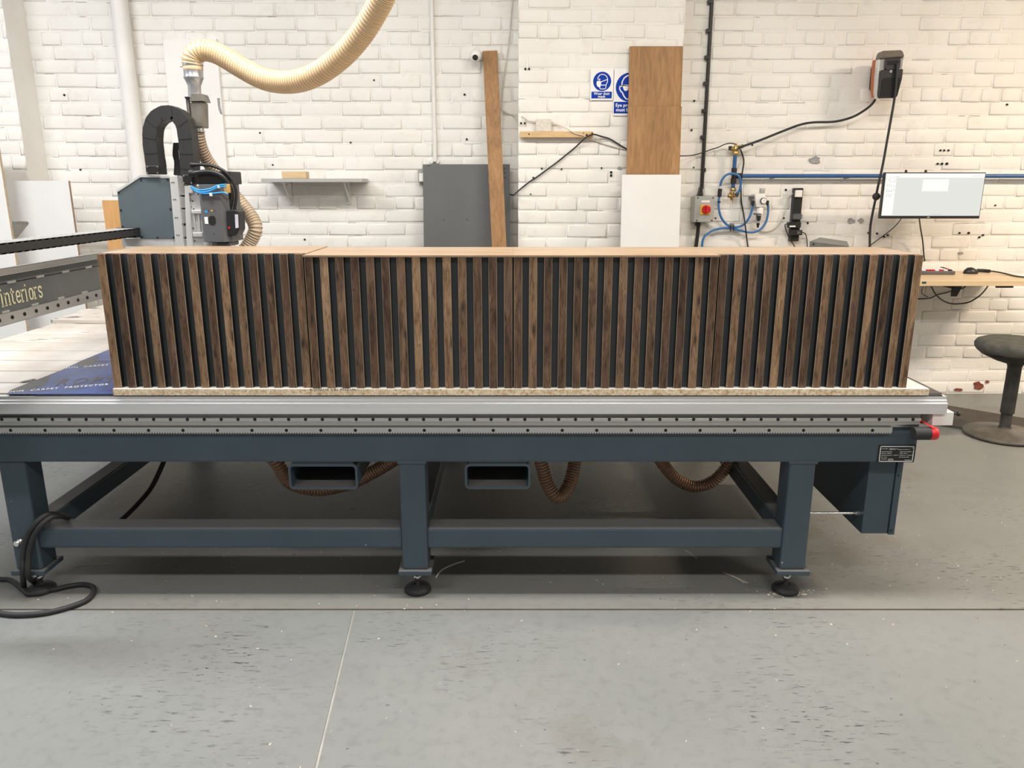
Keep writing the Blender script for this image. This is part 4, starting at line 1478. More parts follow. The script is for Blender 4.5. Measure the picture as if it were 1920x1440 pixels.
YSG = YP - .012
t, to, W, HH = sign('safety_sign', 1107, 128, 1150, 188, YSG, 'blue and white sign reading Wear dust mask, complete')
hr = HH / W
cv_ = hr - .535
R = .395
c0 = (.51, cv_)
disc_ = disc(MB(), c0, R, to)
stroke(disc_, [(.05, .30 - .24), (.95, .30 - .24)], .001, to)
bxm = MB()
v0, v1 = .075, .355
bxm.add([to(.055, v0), to(.945, v0), to(.945, v1), to(.055, v1)], [(0, 1, 2, 3)])
disc_.build('blue_circle', M_SIGNB, t)
bxm.build('blue_text_box', M_SIGNB, t)
pc = MB()
t2 = lambda u, v: to(c0[0] + u * R, c0[1] + v * R, .0008)
stroke(pc, [(-.50, .16), (-.46, .42), (-.28, .66), (0, .74), (.30, .66), (.52, .46), (.60, .20), (.58, -.05), (.46, -.30), (.42, -.52), (.40, -.74), (.30, -.78), (-.20, -.78), (-.24, -.70), (-.22, -.52)], .075, t2)
disc(pc, (-.30, .20), .085, t2, 14)
pc.add([t2(-.52, .06), t2(-.22, .06), t2(-.10, -.10), t2(-.14, -.44), t2(-.30, -.62), t2(-.50, -.54), t2(-.62, -.30), t2(-.60, -.02)], [list(range(8))])
stroke(pc, [(-.16, -.06), (.56, .20)], .08, t2)
stroke(pc, [(-.16, -.38), (.44, -.38)], .08, t2)
pc.build('pictogram', M_SIGNW, t)
tx = MB()
put_text(tx, 'Wear dust', to(.5, .225, .0008), (1, 0, 0), (0, 0, 1), .150 * W, .003 * W, 'CENTER', 1.05)
put_text(tx, 'mask', to(.5, .105, .0008), (1, 0, 0), (0, 0, 1), .150 * W, .003 * W, 'CENTER', 1.05)
tx.build('lettering', M_SIGNW, t)

t, to, W, HH = sign('safety_sign', 1150.7, 128.5, 1209, 217, YSG + .002, 'blue and white eye protection sign half covered by oak boards')
hr = HH / W
R = .440
c0 = (.5, hr - .56)
disc(MB(), c0, R, to).build('blue_circle', M_SIGNB, t)
bxm = MB()
bxm.add([to(.02, .07), to(.98, .07), to(.98, .425), to(.02, .425)], [(0, 1, 2, 3)])
bxm.build('blue_text_box', M_SIGNB, t)
pc = MB()
t2 = lambda u, v: to(c0[0] + u * R, c0[1] + v * R, .0008)
head = [(-.56, .05), (-.54, .38), (-.40, .64), (-.18, .78), (0, .82), (.18, .78), (.40, .64), (.54, .38), (.56, .05)]
stroke(pc, head, .085, t2)
jaw = [(-.56, .05), (-.70, .05), (-.72, -.10), (-.62, -.28), (-.50, -.38), (-.40, -.60), (-.22, -.80), (0, -.84), (.22, -.80), (.40, -.60), (.50, -.38), (.62, -.28), (.72, -.10), (.70, .05), (.56, .05)]
stroke(pc, jaw, .085, t2)
for s_ in (-1, 1):
    pc.add([t2(s_ * .52, .16), t2(s_ * .04, .10), t2(s_ * .06, -.06), t2(s_ * .14, -.22), t2(s_ * .26, -.27), t2(s_ * .38, -.22), t2(s_ * .46, -.06)], [list(range(7))])
stroke(pc, [(-.56, .12), (.56, .12)], .09, t2)
pc.build('pictogram', M_SIGNW, t)
tx = MB()
put_text(tx, 'Eye protection', to(.07, .275, .0008), (1, 0, 0), (0, 0, 1), .142 * W, .003 * W, 'LEFT', 1.03)
put_text(tx, 'must be worn', to(.09, .135, .0008), (1, 0, 0), (0, 0, 1), .142 * W, .003 * W, 'LEFT', 1.03)
tx.build('lettering', M_SIGNW, t)

# ------------------------------------------------------------------ oak boards and white board on the pier
def lean_board(name, x0, x1, y, Yt, Yb, mat, label, t=.018, edge=None):
    a, b = P(x0, y, Yt), P(x1, y, Yt)
    mb = MB().prism([(a.x, Yt, a.z), (b.x, Yt, a.z), (b.x, Yb, 0), (a.x, Yb, 0)], (0, t, 0), bev=.0008)
    return tag(mb.build(name, mat), label, 'board')


lean_board('oak_board', 1181, 1281, 86.5, YP - .030, YP - .20, M_OAK, 'tallest oak board leaning on the brick pier beside the signs')
lean_board('oak_board', 1178, 1278.5, 199.5, YP - .078, YP - .23, M_OAK, 'shorter oak board leaning in front of the tallest oak board')
lean_board('white_board', 1166.5, 1277.5, 327.5, YP - .142, YP - .268, M_WHITE_LAM, 'white board leaning in front of the two oak boards on the pier')

# ------------------------------------------------------------------ right wall services
CR = thing('cable_conduit', 'black clipped cable running down to the red switch box', 'cable', P(1317, 350, YW))
xc = P(1335, 0, YW - .018)
xe = P(1316.5, 345, YW - .018)
MB().tube([(xc.x, YW - .016, 3.3), (xc.x, YW - .016, xc.z), (xe.x, YW - .016, xe.z - .03)], .0112, 12, res=1).build('black_cable', M_BLACK, CR)
for yq in (4, 58, 108, 157, 208, 257.5):
    tq = yq / 345
    xq = 1335 + (1316.5 - 1335) * tq
    c = P(xq, yq, YW - .016)
    MB().box(c.x - .026, c.x + .004, YW - .030, YW - .004, c.z - .010, c.z + .010, .002).build('cable_clip', M_BLACK, CR)
c = P(1319.5, 319, YW - .012)
MB().box(c.x - .004, c.x + .012, YW - .020, YW - .004, c.z - .012, c.z + .012, .002).build('cable_clip', M_BLACK, CR)
isl = thing('isolator_switch', 'grey switch box with yellow plate and red rotary handle', 'switch', P(1319, 417, YW))
MB().pxbox(1301.5, 368, 1339.5, 416.5, YW - .100, .094, .004).build('box_body', M_GREYPL, isl)
lid = MB().pxbox(1302, 368, 1338.5, 416.5, YW - .112, .012, .003).build('box_lid', M_GREYPL, isl)
sc = MB()
for q in ((1308.8, 371), (1337, 371), (1306.5, 413.5), (1334.5, 413.5)):
    sc.lathe([(.0045, 0), (.0045, .002)], P(q[0], q[1], YW - .113), (0, 1, 0), 10)
stuff(sc.build('lid_screws', M_BLACK, lid))
MB().pxbox(1315.3, 376, 1331, 379.5, YW - .1135, .003, .0005).build('name_label', M_INKW, isl)
MB().pxbox(1313.3, 384.3, 1331.8, 402.5, YW - .117, .006, .001).build('yellow_plate', M_YEL, isl)
hc = P(1324, 392.8, YW - .118)
kb = MB().lathe([(.026, 0), (.026, .008), (.023, .012)], hc, (0, -1, 0), 24).build('rotary_handle', M_RED, isl)
MB().box(hc.x - .006, hc.x + .006, hc.y - .030, hc.y - .010, hc.z - .024, hc.z + .022, .004).build('grip', M_RED, kb)
gl = MB().pxprism([(1313, 351), (1317.5, 351), (1318.5, 367.5), (1310, 367.5)], YW - .05, .04, bev=.002)
gl.pxprism([(1310, 362), (1318.5, 362), (1318.5, 368.5), (1309.5, 368.5)], YW - .055, .045, bev=.003)
gl.build('top_gland', M_BLACK, isl)
MB().pxbox(1305, 417, 1314, 424.5, YW - .055, .04, .005).build('bottom_gland', M_BLACK, isl)
MB().tube(pxpath([(1309.5, 422), (1308, 440), (1305, 462), (1300, 490)], YW - .030), .0115, 10).build('outgoing_cable', M_BLACK, isl)

air = thing('air_outlet', 'blue vertical air pipe with brass taps and black tee', 'pipe', P(1376, 370, YW))
ya_ = YW - .045
pA, pB = P(1379.5, 292, ya_), P(1372, 356, ya_)
pX = P(1376.5, 320, ya_).x
pxz = lambda y: P(1376, y, ya_).z
MB().cyl((pX, ya_, pxz(357)), (pX, ya_, pxz(289)), .0115, 14).build('air_pipe', M_BLUEPIPE, air)
for y0, y1, r in ((315, 325, .0165), (326, 336, .0135), (334, 344, .0165)):
    MB().cyl((pX, ya_, pxz(y1)), (pX, ya_, pxz(y0)), r, 16).build('pipe_tee', M_BLACK, air)
tz = P(1386, 330, ya_).z
MB().cyl((pX, ya_, tz), (P(1383, 330, ya_).x, ya_, tz), .0135, 14).build('tee_arm', M_BLACK, air)
MB().cyl((P(1382, 330, ya_).x, ya_, tz), (P(1391, 330, ya_).x, ya_, tz), .0165, 14).build('tee_collar', M_BLACK, air)
brs = MB().lathe([(.016, 0), (.018, .004), (.018, .022), (.014, .025), (.014, .052)], (pX, ya_, pxz(291)), (0, 0, 1), 6)
brs.lathe([(.013, 0), (.013, .03), (.010, .04)], (pX + .008, ya_, pxz(278)), (.8, -.4, .35), 8)
brs.lathe([(.012, 0), (.012, .024)], (pX - .006, ya_, pxz(279)), (-1, -.1, 0), 8)
brs.lathe([(.013, 0), (.004, .022)], (pX, ya_, pxz(276)), (0, -.1, 1), 6)
brs.build('brass_tap', M_BRASS, air)
MB().box(pX - .042, pX - .024, ya_ - .012, ya_ + .008, pxz(282), pxz(274), .002).build('tap_lever', M_BLACK, air)
MB().lathe([(.010, 0), (.013, .004), (.013, .012), (.009, .016), (.009, .024)], (pX + .02, ya_ - .012, pxz(276)), (.9, -.35, .1), 10).build('tap_nozzle', M_SILVER, air)
brs = MB().lathe([(.016, 0), (.018, .004), (.018, .018), (.014, .022)], (pX, ya_, pxz(359)), (0, 0, 1), 6)
brs.lathe([(.014, 0), (.017, .008), (.014, .035)], (pX - .004, ya_, pxz(371)), (0, 0, 1), 8)
brs.lathe([(.012, 0), (.012, .020), (.003, .024)], (pX - .006, ya_, pxz(367)), (-1, -.2, 0), 8)
brs.lathe([(.012, 0), (.012, .022), (.009, .026)], (pX + .004, ya_, pxz(367)), (1, -.2, .2), 8)
brs.lathe([(.012, 0), (.004, .016)], (pX - .004, ya_, pxz(371)), (0, 0, -1), 8)
brs.build('brass_tap', M_BRASS, air)
mp_ = MB().cyl((P(1389, 330, ya_).x, ya_, tz), (XR - .002, ya_, tz), .0118, 16).build('air_main', M_BLUEPIPE)
tag(mp_, 'long straight blue air pipe running along the wall behind the monitor', 'pipe')
cl = []
for xq in (1450, 1590):
    c = P(xq, 330, ya_)
    MB().box(c.x - .008, c.x + .008, ya_ - .002, YW - .003, tz - .014, tz - .006, .001).build('pipe_clip', M_BLUEPIPE, mp_)
# blue hoses
yh = YW - .06
tag(MB().tube(pxpath([(1380, 366, yh), (1386, 358, yh - .01), (1389, 343, yh - .02), (1385, 330, yh - .03), (1374, 325.5, yh - .03), (1362, 328, yh - .02), (1353, 339, yh - .01), (1350.5, 352, yh), (1349, 366, yh), (1347.5, 382, yh), (1349, 398, yh), (1354, 411, yh + .01), (1363, 421, yh + .02), (1374, 426, yh + .02), (1386, 425, yh + .02), (1396, 420, yh + .01), (1403, 411, yh), (1408, 400, yh), (1411, 388, yh), (1412, 380, yh)], yh), .0068, 10).build('air_hose', M_BLUEHOSE),
    'blue air hose looping from the lower brass tap to the regulator', 'hose')
tag(MB().tube(pxpath([(1440, 384, yh), (1440, 400, yh), (1436, 416, yh), (1427, 429, yh), (1415, 435, yh), (1402, 435.5, yh + .01), (1388, 432, yh + .02), (1374, 429, yh + .02), (1358, 427.5, yh + .02), (1340, 431, yh + .02), (1327, 438, yh + .02), (1319, 447, yh + .02), (1316.5, 462, yh + .02), (1316, 490, yh + .02)], yh), .0068, 10).build('air_hose', M_BLUEHOSE),
    'blue air hose from the regulator down behind the cabinet top', 'hose')
hc_ = thing('hose_coupling', 'black quick coupling on the looping blue hose beside the switch', 'coupling', P(1350, 366, yh))
MB().tube(pxpath([(1351.5, 345, yh), (1350.2, 354, yh)], yh), .0085, 12).build('clear_collar', M_GLASS, hc_)
MB().tube(pxpath([(1350.5, 354, yh - .001), (1349.6, 360, yh - .001), (1349, 369, yh - .001)], yh), .0125, 12).build('coupling_body', M_BLACK, hc_)
MB().tube(pxpath([(1348.4, 377, yh), (1348.2, 380, yh)], yh), .0095, 12).build('hose_clip', M_BLACK, hc_)
MB().tube(pxpath([(1380, 368, yh), (1383.5, 362, yh)], yh), .0105, 12).build('hose_end', M_BLACK, air)
hk = thing('hose_hook', 'small brass hook with black ties holding the two blue hoses', 'hook', P(1374, 428, YW))
MB().pxbox(1371, 419, 1377, 426, YW - .05, .046, .003).build('hook_body', M_STAIN, hk)
for xq in (1369.5, 1375.5):
    MB().tube(pxpath([(xq, 422.5, yh - .002), (xq, 433, yh - .002)], yh), .0035, 8).build('tie', M_BLACK, hk)

reg = thing('air_regulator', 'white air filter regulator with round pressure gauge on the wall', 'regulator', P(1426, 428, YW))
yr = YW - .07
rx = P(1425, 385, yr).x
rz = lambda y: P(1425, y, yr).z
MB().lathe([(.015, 0), (.016, .002), (.016, .027), (.0145, .029)], (rx + .006, yr, rz(362.5)), (0, 0, 1), 20).build('adjuster_knob', M_GREYPL, reg)
MB().pxprism([(1416, 364), (1434, 363.5), (1436.5, 370), (1436, 388), (1419, 388.5), (1417, 378)], yr - .025, .085, bev=.004).build('regulator_body', M_WHITEPL, reg)
MB().lathe([(.020, 0), (.020, .040), (.018, .046)], (rx + .002, yr, rz(402)), (0, 0, 1), 20).build('filter_neck', M_WHITEPL, reg)
MB().lathe([(.012, 0), (.017, .010), (.0185, .045), (.0185, .052)], (rx - .002, yr, rz(418)), (0, 0, 1), 20).build('filter_bowl', M_GLASS, reg)
MB().pxprism([(1418.5, 404.5), (1427.5, 404), (1426, 413), (1422.5, 415.5), (1419.5, 413)], yr - .022, .01, bev=.002).build('bowl_guard', M_BLACK, reg)
MB().lathe([(.006, 0), (.007, .012), (.0095, .016), (.0095, .028)], (rx - .003, yr, rz(427)), (0, 0, 1), 14).build('drain_valve', M_BLACK, reg)
MB().pxbox(1416, 400, 1428, 403, yr - .020, .04, .002).build('locking_ring', M_DKGREY, reg)
gz = P(1430.8, 376.5, yr - .03)
ga = MB().lathe([(.0165, 0), (.0185, .003), (.0185, .016)], gz + Vector((0, -.014, 0)), (0, 1, 0), 24).build('gauge_rim', M_DKGREY, reg)
MB().lathe([(.0150, 0), (.0150, .002)], gz + Vector((0, -.0155, 0)), (0, 1, 0), 24).build('gauge_face', M_SIGNW, ga)
MB().prism([gz + Vector((-.002, -.0162, -.004)), gz + Vector((0, -.0162, -.005)), gz + Vector((.006, -.0162, .009))], (0, .001, 0)).build('needle', M_INKK, ga)
for xq in (1412, 1439.8):
    MB().pxbox(xq - 2.3, 376, xq + 2.3, 385, yr - .008, .025, .003).build('elbow', M_BLACK, reg)
MB().pxbox(1409, 368, 1417, 373, yr + .0, .06, .002).build('mount_arm', M_DKGREY, reg)
tag(MB().tube(pxpath([(1492, 362, YW - .03), (1486, 363.5, YW - .02), (1478, 370, YW - .012), (1474, 388, YW - .012), (1467, 406, YW - .012), (1460, 420, YW - .012), (1448, 431, YW - .012), (1436, 434, YW - .012), (1424, 432, YW - .012), (1410, 428, YW - .012)], YW), .003, 6).build('cable', M_OFFW),
    'thin white cable drooping from the power strip behind regulator', 'cable')

# twin thin cable past the tap, and heavy cable up to the reel
tag(MB().tube(pxpath([(1262, 292, YP - .02), (1283, 292.5, YP - .03), (1299, 291, YW - .06), (1318, 286, YW - .034), (1334, 280, YW - .03), (1346, 276.5, YW - .03), (1358, 271, YW - .04), (1370, 268.5, YW - .06), (1381, 271, YW - .075)], YW), .0032, 6).build('cable', M_RUBBER),
    'thin black cable from the oak boards to the upper brass tap', 'cable')
tag(MB().tube(pxpath([(1386, 276, YW - .055), (1391, 287, YW - .02), (1394.5, 303, YW - .012), (1391, 330, YW - .064), (1389.5, 352, YW - .02), (1390, 378, YW - .02), (1394, 400, YW - .02), (1397, 420, YW - .085), (1400, 446, YW - .03), (1404, 475, YW - .03)], YW), .0045, 8).build('power_cable', M_RUBBER),
    'black cable hanging from the upper brass tap past the blue hoses', 'cable')
tag(MB().tube(pxpath([(1384, 277.5, YW - .075), (1395, 273.5, YW - .07), (1425, 263, YW - .06), (1470, 245, YW - .05), (1500, 234, YW - .05), (1525, 229.5, YW - .05), (1565, 228, YW - .05), (1598, 219.5, YW - .06), (1622, 206, YW - .07), (1636, 194, YW - .08), (1643, 182, YW - .09), (1645, 172, YW - .10)], YW), .0068, 10).build('power_cable', M_RUBBER),
    'thick black cable sweeping from the brass tap up to the reel', 'cable')

# power strip
ps = thing('power_strip', 'black vertical multi-socket strip with plugs on the wall', 'power strip', P(1494, 452, YW))
a_, b_ = P(1490, 380, YW - .042), P(1506.5, 380, YW - .042)
x0, x1 = P(1489.8, 352.5, YW - .042).x, P(1506.8, 352.5, YW - .042).x
z1, z0 = P(1498, 352.5, YW - .042).z, P(1490, 452.5, YW - .042).z
MB().box(x0, x1, YW - .042, YW - .003, z0, z1, .003).build('strip_body', M_BLACK, ps)
pins = MB()
for yq in (375, 391):
    for dx, dy in ((.5, -3), (.3, 2), (.7, 2)):
        c = P(1490 + 16 * dx - (yq - 352) * .08, yq + dy, YW - .0428)
        pins.box(c.x - .003, c.x + .003, c.y, c.y + .003, c.z - .002, c.z + .002)
stuff(pins.build('socket_slots', M_HOLE, ps))


def plug(name, label, box, t, mat, bev=.004, extra=None):
    o = MB().pxbox(*box, YW - .042 - t, t, bev).build(name, mat)
    tag(o, label, 'plug')
    return o


plug('mains_plug', 'white mains plug in the top socket of the power strip', (1492.3, 356.5, 1505, 369.8), .024, M_WHITEPL, .005)
up_ = plug('usb_charger', 'dark charger with pale port in the middle of the power strip', (1489.5, 401, 1503.5, 411.5), .032, M_DKGREY, .002)
MB().pxbox(1500, 403, 1506, 410.5, YW - .072, .024, .001).build('usb_lead_end', M_GREYPL, up_)
ad = plug('power_adapter', 'wide black adapter with white label on the power strip', (1478.5, 417, 1502, 427), .034, M_BLACK, .002)
MB().pxbox(1480.5, 423, 1491.5, 425.8, YW - .0775, .002, .0003).build('white_label', M_INKW, ad)
MB().tube(pxpath([(1478.5, 419.5, YW - .06), (1472.5, 421, YW - .05), (1472.5, 427, YW - .04), (1477, 440, YW - .03), (1483, 451, YW - .03), (1492, 466, YW - .03)], YW), .003, 6).build('lead', M_BLACK, ad)
ad2 = plug('mains_plug', 'lowest black plug with printed square on the power strip', (1486, 431.5, 1504.5, 441), .030, M_BLACK, .002)
MB().pxbox(1494.5, 433.5, 1501.5, 438.8, YW - .0735, .002, .0003).build('printed_square', M_DKGREY, ad2)
MB().tube(pxpath([(1504.5, 436, YW - .05), (1509.5, 438, YW - .04), (1512, 444, YW - .03), (1513.5, 458, YW - .03), (1514, 475, YW - .03)], YW), .003, 6).build('lead', M_BLACK, ad2)

# ------------------------------------------------------------------ cable reel on the right wall
re_ = thing('cable_reel', 'silver and black cable reel box mounted high on the wall', 'cable reel', P(1668, 186, YW - .1))
YRf = YW - .20
cap = [(1649.5, 109), (1653, 97), (1657, 94.5), (1691, 93.5), (1694, 96), (1697, 106.5), (1696, 108)]
MB().pxprism([(1649.5, 110), (1652.5, 99), (1656, 95), (1690, 93.5), (1693.5, 96), (1697, 106.5)], YRf, .06, bev=.006).build('reel_cap', M_REEL, re_)
MB().pxprism([(1648, 110), (1696.5, 107), (1693, 135), (1686, 168), (1681, 184), (1645, 185), (1643, 172), (1645.5, 135)], YRf + .006, .045, bev=.008).build('reel_body', M_SILVER, re_)
MB().pxprism([(1650, 133.5), (1654, 131), (1693.8, 129.5), (1692, 146), (1683.5, 178), (1680, 183.5), (1648, 184.5), (1646, 180)], YRf - .004, .012, bev=.003).build('front_panel', M_BLACK, re_)
MB().pxprism([(1661, 110.5), (1689, 108.5), (1689.5, 112), (1688, 127.5), (1684, 130.5), (1662, 131.5), (1659.5, 128)], YRf - .006, .014, bev=.003).build('outlet_surround', M_BLACK, re_)
MB().pxprism([(1664, 114.5), (1686, 113), (1685.5, 121), (1663.5, 122.5)], YRf - .0068, .002).build('outlet_slot', M_HOLE, re_)
MB().pxprism([(1653.5, 150), (1658, 146), (1686, 145), (1689.5, 149), (1682, 181), (1650, 182)], YRf - .0052, .002).build('recess', M_HOLE, re_)
MB().lathe([(.008, 0), (.008, .002)], P(1670.5, 133.8, YRf - .007), (0, 1, 0), 14).build('badge', M_SILVER, re_)
MB().pxprism([(1650, 108), (1692, 107), (1688, 140), (1678, 180), (1648, 180), (1646, 165), (1647.5, 135)], YRf + .05, .10, bev=.006).build('back_shell', M_ORANGE, re_)
MB().pxprism([(1645.5, 115), (1649, 110), (1646.5, 135), (1643.8, 168), (1641.5, 168), (1642, 140)], YRf + .03, .02, bev=.002).build('side_panel', M_ORANGE, re_)
MB().pxprism([(1641, 125.5), (1646, 124), (1645, 166), (1637, 166)], YW - .06, .056, bev=.002).build('wall_mount', M_BLACK, re_)
pl_ = MB().tube(pxpath([(1682.5, 119, YRf - .012), (1681, 145, YRf - .016), (1677, 185, YRf - .012), (1672, 215, YRf - .01), (1664, 260, YRf - .01), (1655, 310, YRf - .01), (1645, 355, YRf - .01), (1642.5, 369, YRf - .01), (1637, 395, YRf - .01), (1632.5, 420, YRf - .01), (1631, 440, YRf - .01), (1631, 470, YRf - .01)], YRf), .0068, 10)
rc = pl_.build('reel_cable', M_RUBBER, re_)
bc = P(1643, 368.5, YRf - .01)
MB().lathe([(.003, -.022), (.013, -.018), (.0205, -.008), (.022, 0), (.0205, .008), (.013, .018), (.003, .022)], bc, (.1, 0, 1), 20).build('stop_ball', M_RUBBER, re_)

# ------------------------------------------------------------------ desk, monitor, desk items
ZD = .791
dk = thing('wall_desk', 'pale wooden desk shelf fixed to the wall right of the cabinets', 'desk', (2.4, 4.55, .76))
MB().box(1.50, 2.992, 4.300, YW - .006, ZD - .030, ZD, .0015).build('desktop', M_DESK, dk)
for xq in (1791, 1560):
    c = P(xq, 545, 4.42)
    MB().prism([(c.x - .020, 4.42, ZD - .030), (c.x + .045, 4.42, ZD - .030), (c.x + .015, 4.42, ZD - .105), (c.x - .018, 4.42, ZD - .105)], (0, .008, 0), bev=.001).build('bracket', M_BLACK, dk)
    MB().box(c.x - .020, c.x - .012, 4.42, YW - .004, ZD - .06, ZD - .030, .001).build('bracket_arm', M_BLACK, dk)
MB().box(P(1862, 537, 4.35).x, P(1893, 537, 4.35).x, 4.315, 4.33, ZD - .042, ZD - .0302, .001).build('underside_bar', M_BLACK, dk)
MB().pxbox(1729, 528, 1737, 532, 4.2985, .003, .0008).build('green_switch', plain('green_switch', (.01, .09, .07), .4), dk)

mon = thing('monitor', 'wide black monitor with bright white screen on the right wall', 'monitor', P(1750, 411, 4.5))
ym = 4.50
mx0, mx1 = 2.1055, 2.676
mz0, mz1 = 1.122, 1.378
MB().box(mx0, mx1, ym, ym + .028, mz0, mz1, .003).build('monitor_case', M_BLACK, mon)
scn = MB().box(mx0 + .006, mx1 - .005, ym - .0012, ym + .002, mz0 + .016, mz1 - .006).build('screen', M_SCREEN, mon)
SW, SHh = mx1 - mx0 - .011, mz1 - mz0 - .022
st = lambda u, v: Vector((mx0 + .006 + u * SW, ym - .0016, mz0 + .016 + v * SHh))
ui = MB()
ui.add([st(.38, .58), st(.645, .58), st(.645, .86), st(.38, .86)], [(0, 1, 2, 3)])
ui.add([st(0, .90), st(1, .90), st(1, .999), st(0, .999)], [(0, 1, 2, 3)])
ui.add([st(0.005, .02), st(.11, .02), st(.11, .89), st(.005, .89)], [(0, 1, 2, 3)])
ui.build('lit_window', M_SCREENW, scn)
u2 = MB()
st2 = lambda u, v: Vector((mx0 + .006 + u * SW, ym - .0019, mz0 + .016 + v * SHh))
for v in (.84, .80, .74, .70, .63, .60, .57, .50, .46):
    for k in range(4):
        if random.random() < .75:
            stroke(u2, [(.02 + k * .022, v), (.034 + k * .022, v)], .010, st2)
for u0, u1, v in ((.10, .14, .925), (.88, .97, .94), (.5, .62, .03)):
    x_ = u0
    while x_ < u1:
        stroke(u2, [(x_, v), (x_ + .008, v)], .012, st2)
        x_ += .014
u2.build('interface_marks', M_SCREENG, scn)
MB().box(mx0 + .30 * .9, mx0 + .30 * .9 + .014, ym - .0008, ym, mz0 + .005, mz0 + .011).build('maker_mark', M_GREYPL, mon)
MB().box(2.33, 2.45, ym + .028, ym + .05, 1.19, 1.31, .003).build('mount_plate', M_BLACK, mon)
MB().box(2.37, 2.41, ym + .05, YW - .004, 1.235, 1.265, .003).build('mount_arm', M_BLACK, mon)
for xq in (1699, 1736):
    c = P(xq, 321, ym + .05)
    MB().prism([(c.x - .010, ym + .05, mz1 - .03), (c.x + .012, ym + .05, mz1 - .03), (c.x + .006, ym + .05, c.z + .006), (c.x - .002, ym + .05, c.z + .008)], (0, .01, 0)).build('mount_hook', M_BLACK, mon)
tag(MB().tube([P(1690, 409, ym + .03), P(1684, 418, YW - .05), P(1672, 430, YW - .02), P(1655, 443, YW - .015), P(1640, 454, YW - .015), P(1622, 468, YW - .015), P(1610, 478, YW - .02)], .0030, 6).build('cable', M_RUBBER),
    'thin black cable from the monitor slanting left behind the reel cable', 'cable')
tag(MB().tube([P(1723.5, 409, ym + .03), P(1726, 428, YW - .10), P(1730, 452, YW - .06), P(1732.5, 480, YW - .05), Z(1736, 503, ZD + .004)], .0040, 8).build('cable', M_RUBBER),
    'black cable hanging straight down from the monitor to the desk', 'cable')
# slanted grey box on the desk behind the cabinets
gbx = MB()
q = [Z(1519, 452.5, .93), Z(1578, 462, .93), Z(1590.5, 453, .93), Z(1537, 445, .93)]
q0 = P(1518.5, 452.5, 4.36)
q1 = P(1577, 461.5, 4.30)
u_ = (q1 - q0); u_.z = 0
za = q0.z
back = Vector((-u_.y, u_.x, 0)).normalized() * .14
A0, A1 = Vector((q0.x, q0.y, za)), Vector((q0.x, q0.y, za)) + Vector((.21, -.02, 0))
A0, A1 = P(1518.5, 452.5, 4.40), P(1592, 462, 4.40)
zt0 = A0.z
front = [Vector((A0.x, 4.40, ZD)), Vector((A1.x, 4.40, ZD)), Vector((A1.x, 4.40, A1.z)), Vector((A0.x, 4.40, A0.z))]
Bk0, Bk1 = P(1537.5, 445, 4.52), P(1588, 452.5, 4.52)
backp = [Vector((Bk0.x, 4.52, ZD)), Vector((Bk1.x, 4.52, ZD)), Bk1, Bk0]
gbx.add(front + backp, [(0, 1, 2, 3), (5, 4, 7, 6), (3, 2, 6, 7), (0, 3, 7, 4), (1, 5, 6, 2), (0, 4, 5, 1)])
gbo = gbx.build('device_box', plain('grey_metal_box', (.16, .17, .165), .35, .3, .12))
tag(gbo, 'grey box with sloping top on the desk behind the cabinets', 'box')
MB().lathe([(.005, 0), (.005, .002)], P(1525.5, 458, 4.3985), (0, 1, 0), 10).build('key_hole', M_HOLE, gbo)

# keyboard, mouse, adapter on the desk
kb = thing('keyboard', 'grey keyboard with white and red keys on the desk', 'keyboard', (2.42, 4.46, ZD))
ky0 = Z(1788, 515.5, ZD).y
kx1 = Z(1788.5, 515, ZD).x
kx0 = kx1 - .36
MB().box(kx0, kx1, ky0, ky0 + .13, ZD + .0005, ZD + .022, .003).build('keyboard_case', plain('keyboard_grey', (.10, .095, .10), .5), kb)
M_KEYW = plain('white_key', (.72, .70, .69), .45)
for r_ in range(4):
    nk = 13
    for k in range(nk):
        x_ = kx0 + .010 + k * (.36 - .02) / nk
        y_ = ky0 + .012 + r_ * .028
        red = (r_ == 0 and k in (7, 8, 10)) or (r_ == 1 and k == 12)
        dark = k == nk - 1 and r_ != 1
        MB().box(x_, x_ + .023, y_, y_ + .024, ZD + .021, ZD + .030 + r_ * .002, .002, seg=1).build('key', M_RED if red else (M_BLACK if dark else M_KEYW), kb)
mc = Z(1825, 514, ZD)
mo_ = MB()
bm = bmesh.new()
bmesh.ops.create_uvsphere(bm, u_segments=20, v_segments=12, radius=1)
for v in bm.verts:
    z = max(v.co.z, -.12)
    v.co = Vector((mc.x + v.co.x * .043, mc.y + .03 + v.co.y * .032, ZD + .0045 + (z + .0) * .034 * (1 - .25 * max(0, v.co.x))))
mo_.bm(bm, 0, True)
ms_ = tag(mo_.build('mouse', M_BLACK), 'black computer mouse on the desk right of the keyboard', 'mouse')
ms_.location.z = ZD + .0003
MB().box(mc.x - .025, mc.x - .005, mc.y + .027, mc.y + .033, ZD + .033, ZD + .037, .002).build('scroll_wheel', M_DKGREY, ms_)
da = thing('cable_adapter', 'black cable connector with silver tip lying behind the mouse', 'adapter', Z(1838, 506, ZD))
dz = ZD + .012
MB().tube([Z(1832, 507, dz), Z(1845, 507.5, dz), Z(1856, 508.5, dz)], .0105, 10).build('adapter_body', M_BLACK, da)
MB().tube([Z(1819, 505.5, dz), Z(1832, 507, dz)], .0075, 8).build('connector', M_SILVER, da)
MB().tube([Z(1856, 508.5, dz), Z(1864, 509, dz), Z(1885, 513, ZD + .006), Z(1905, 518, ZD + .006), Z(1925, 520, ZD + .006)], .0042, 8).build('lead', M_RUBBER, da)
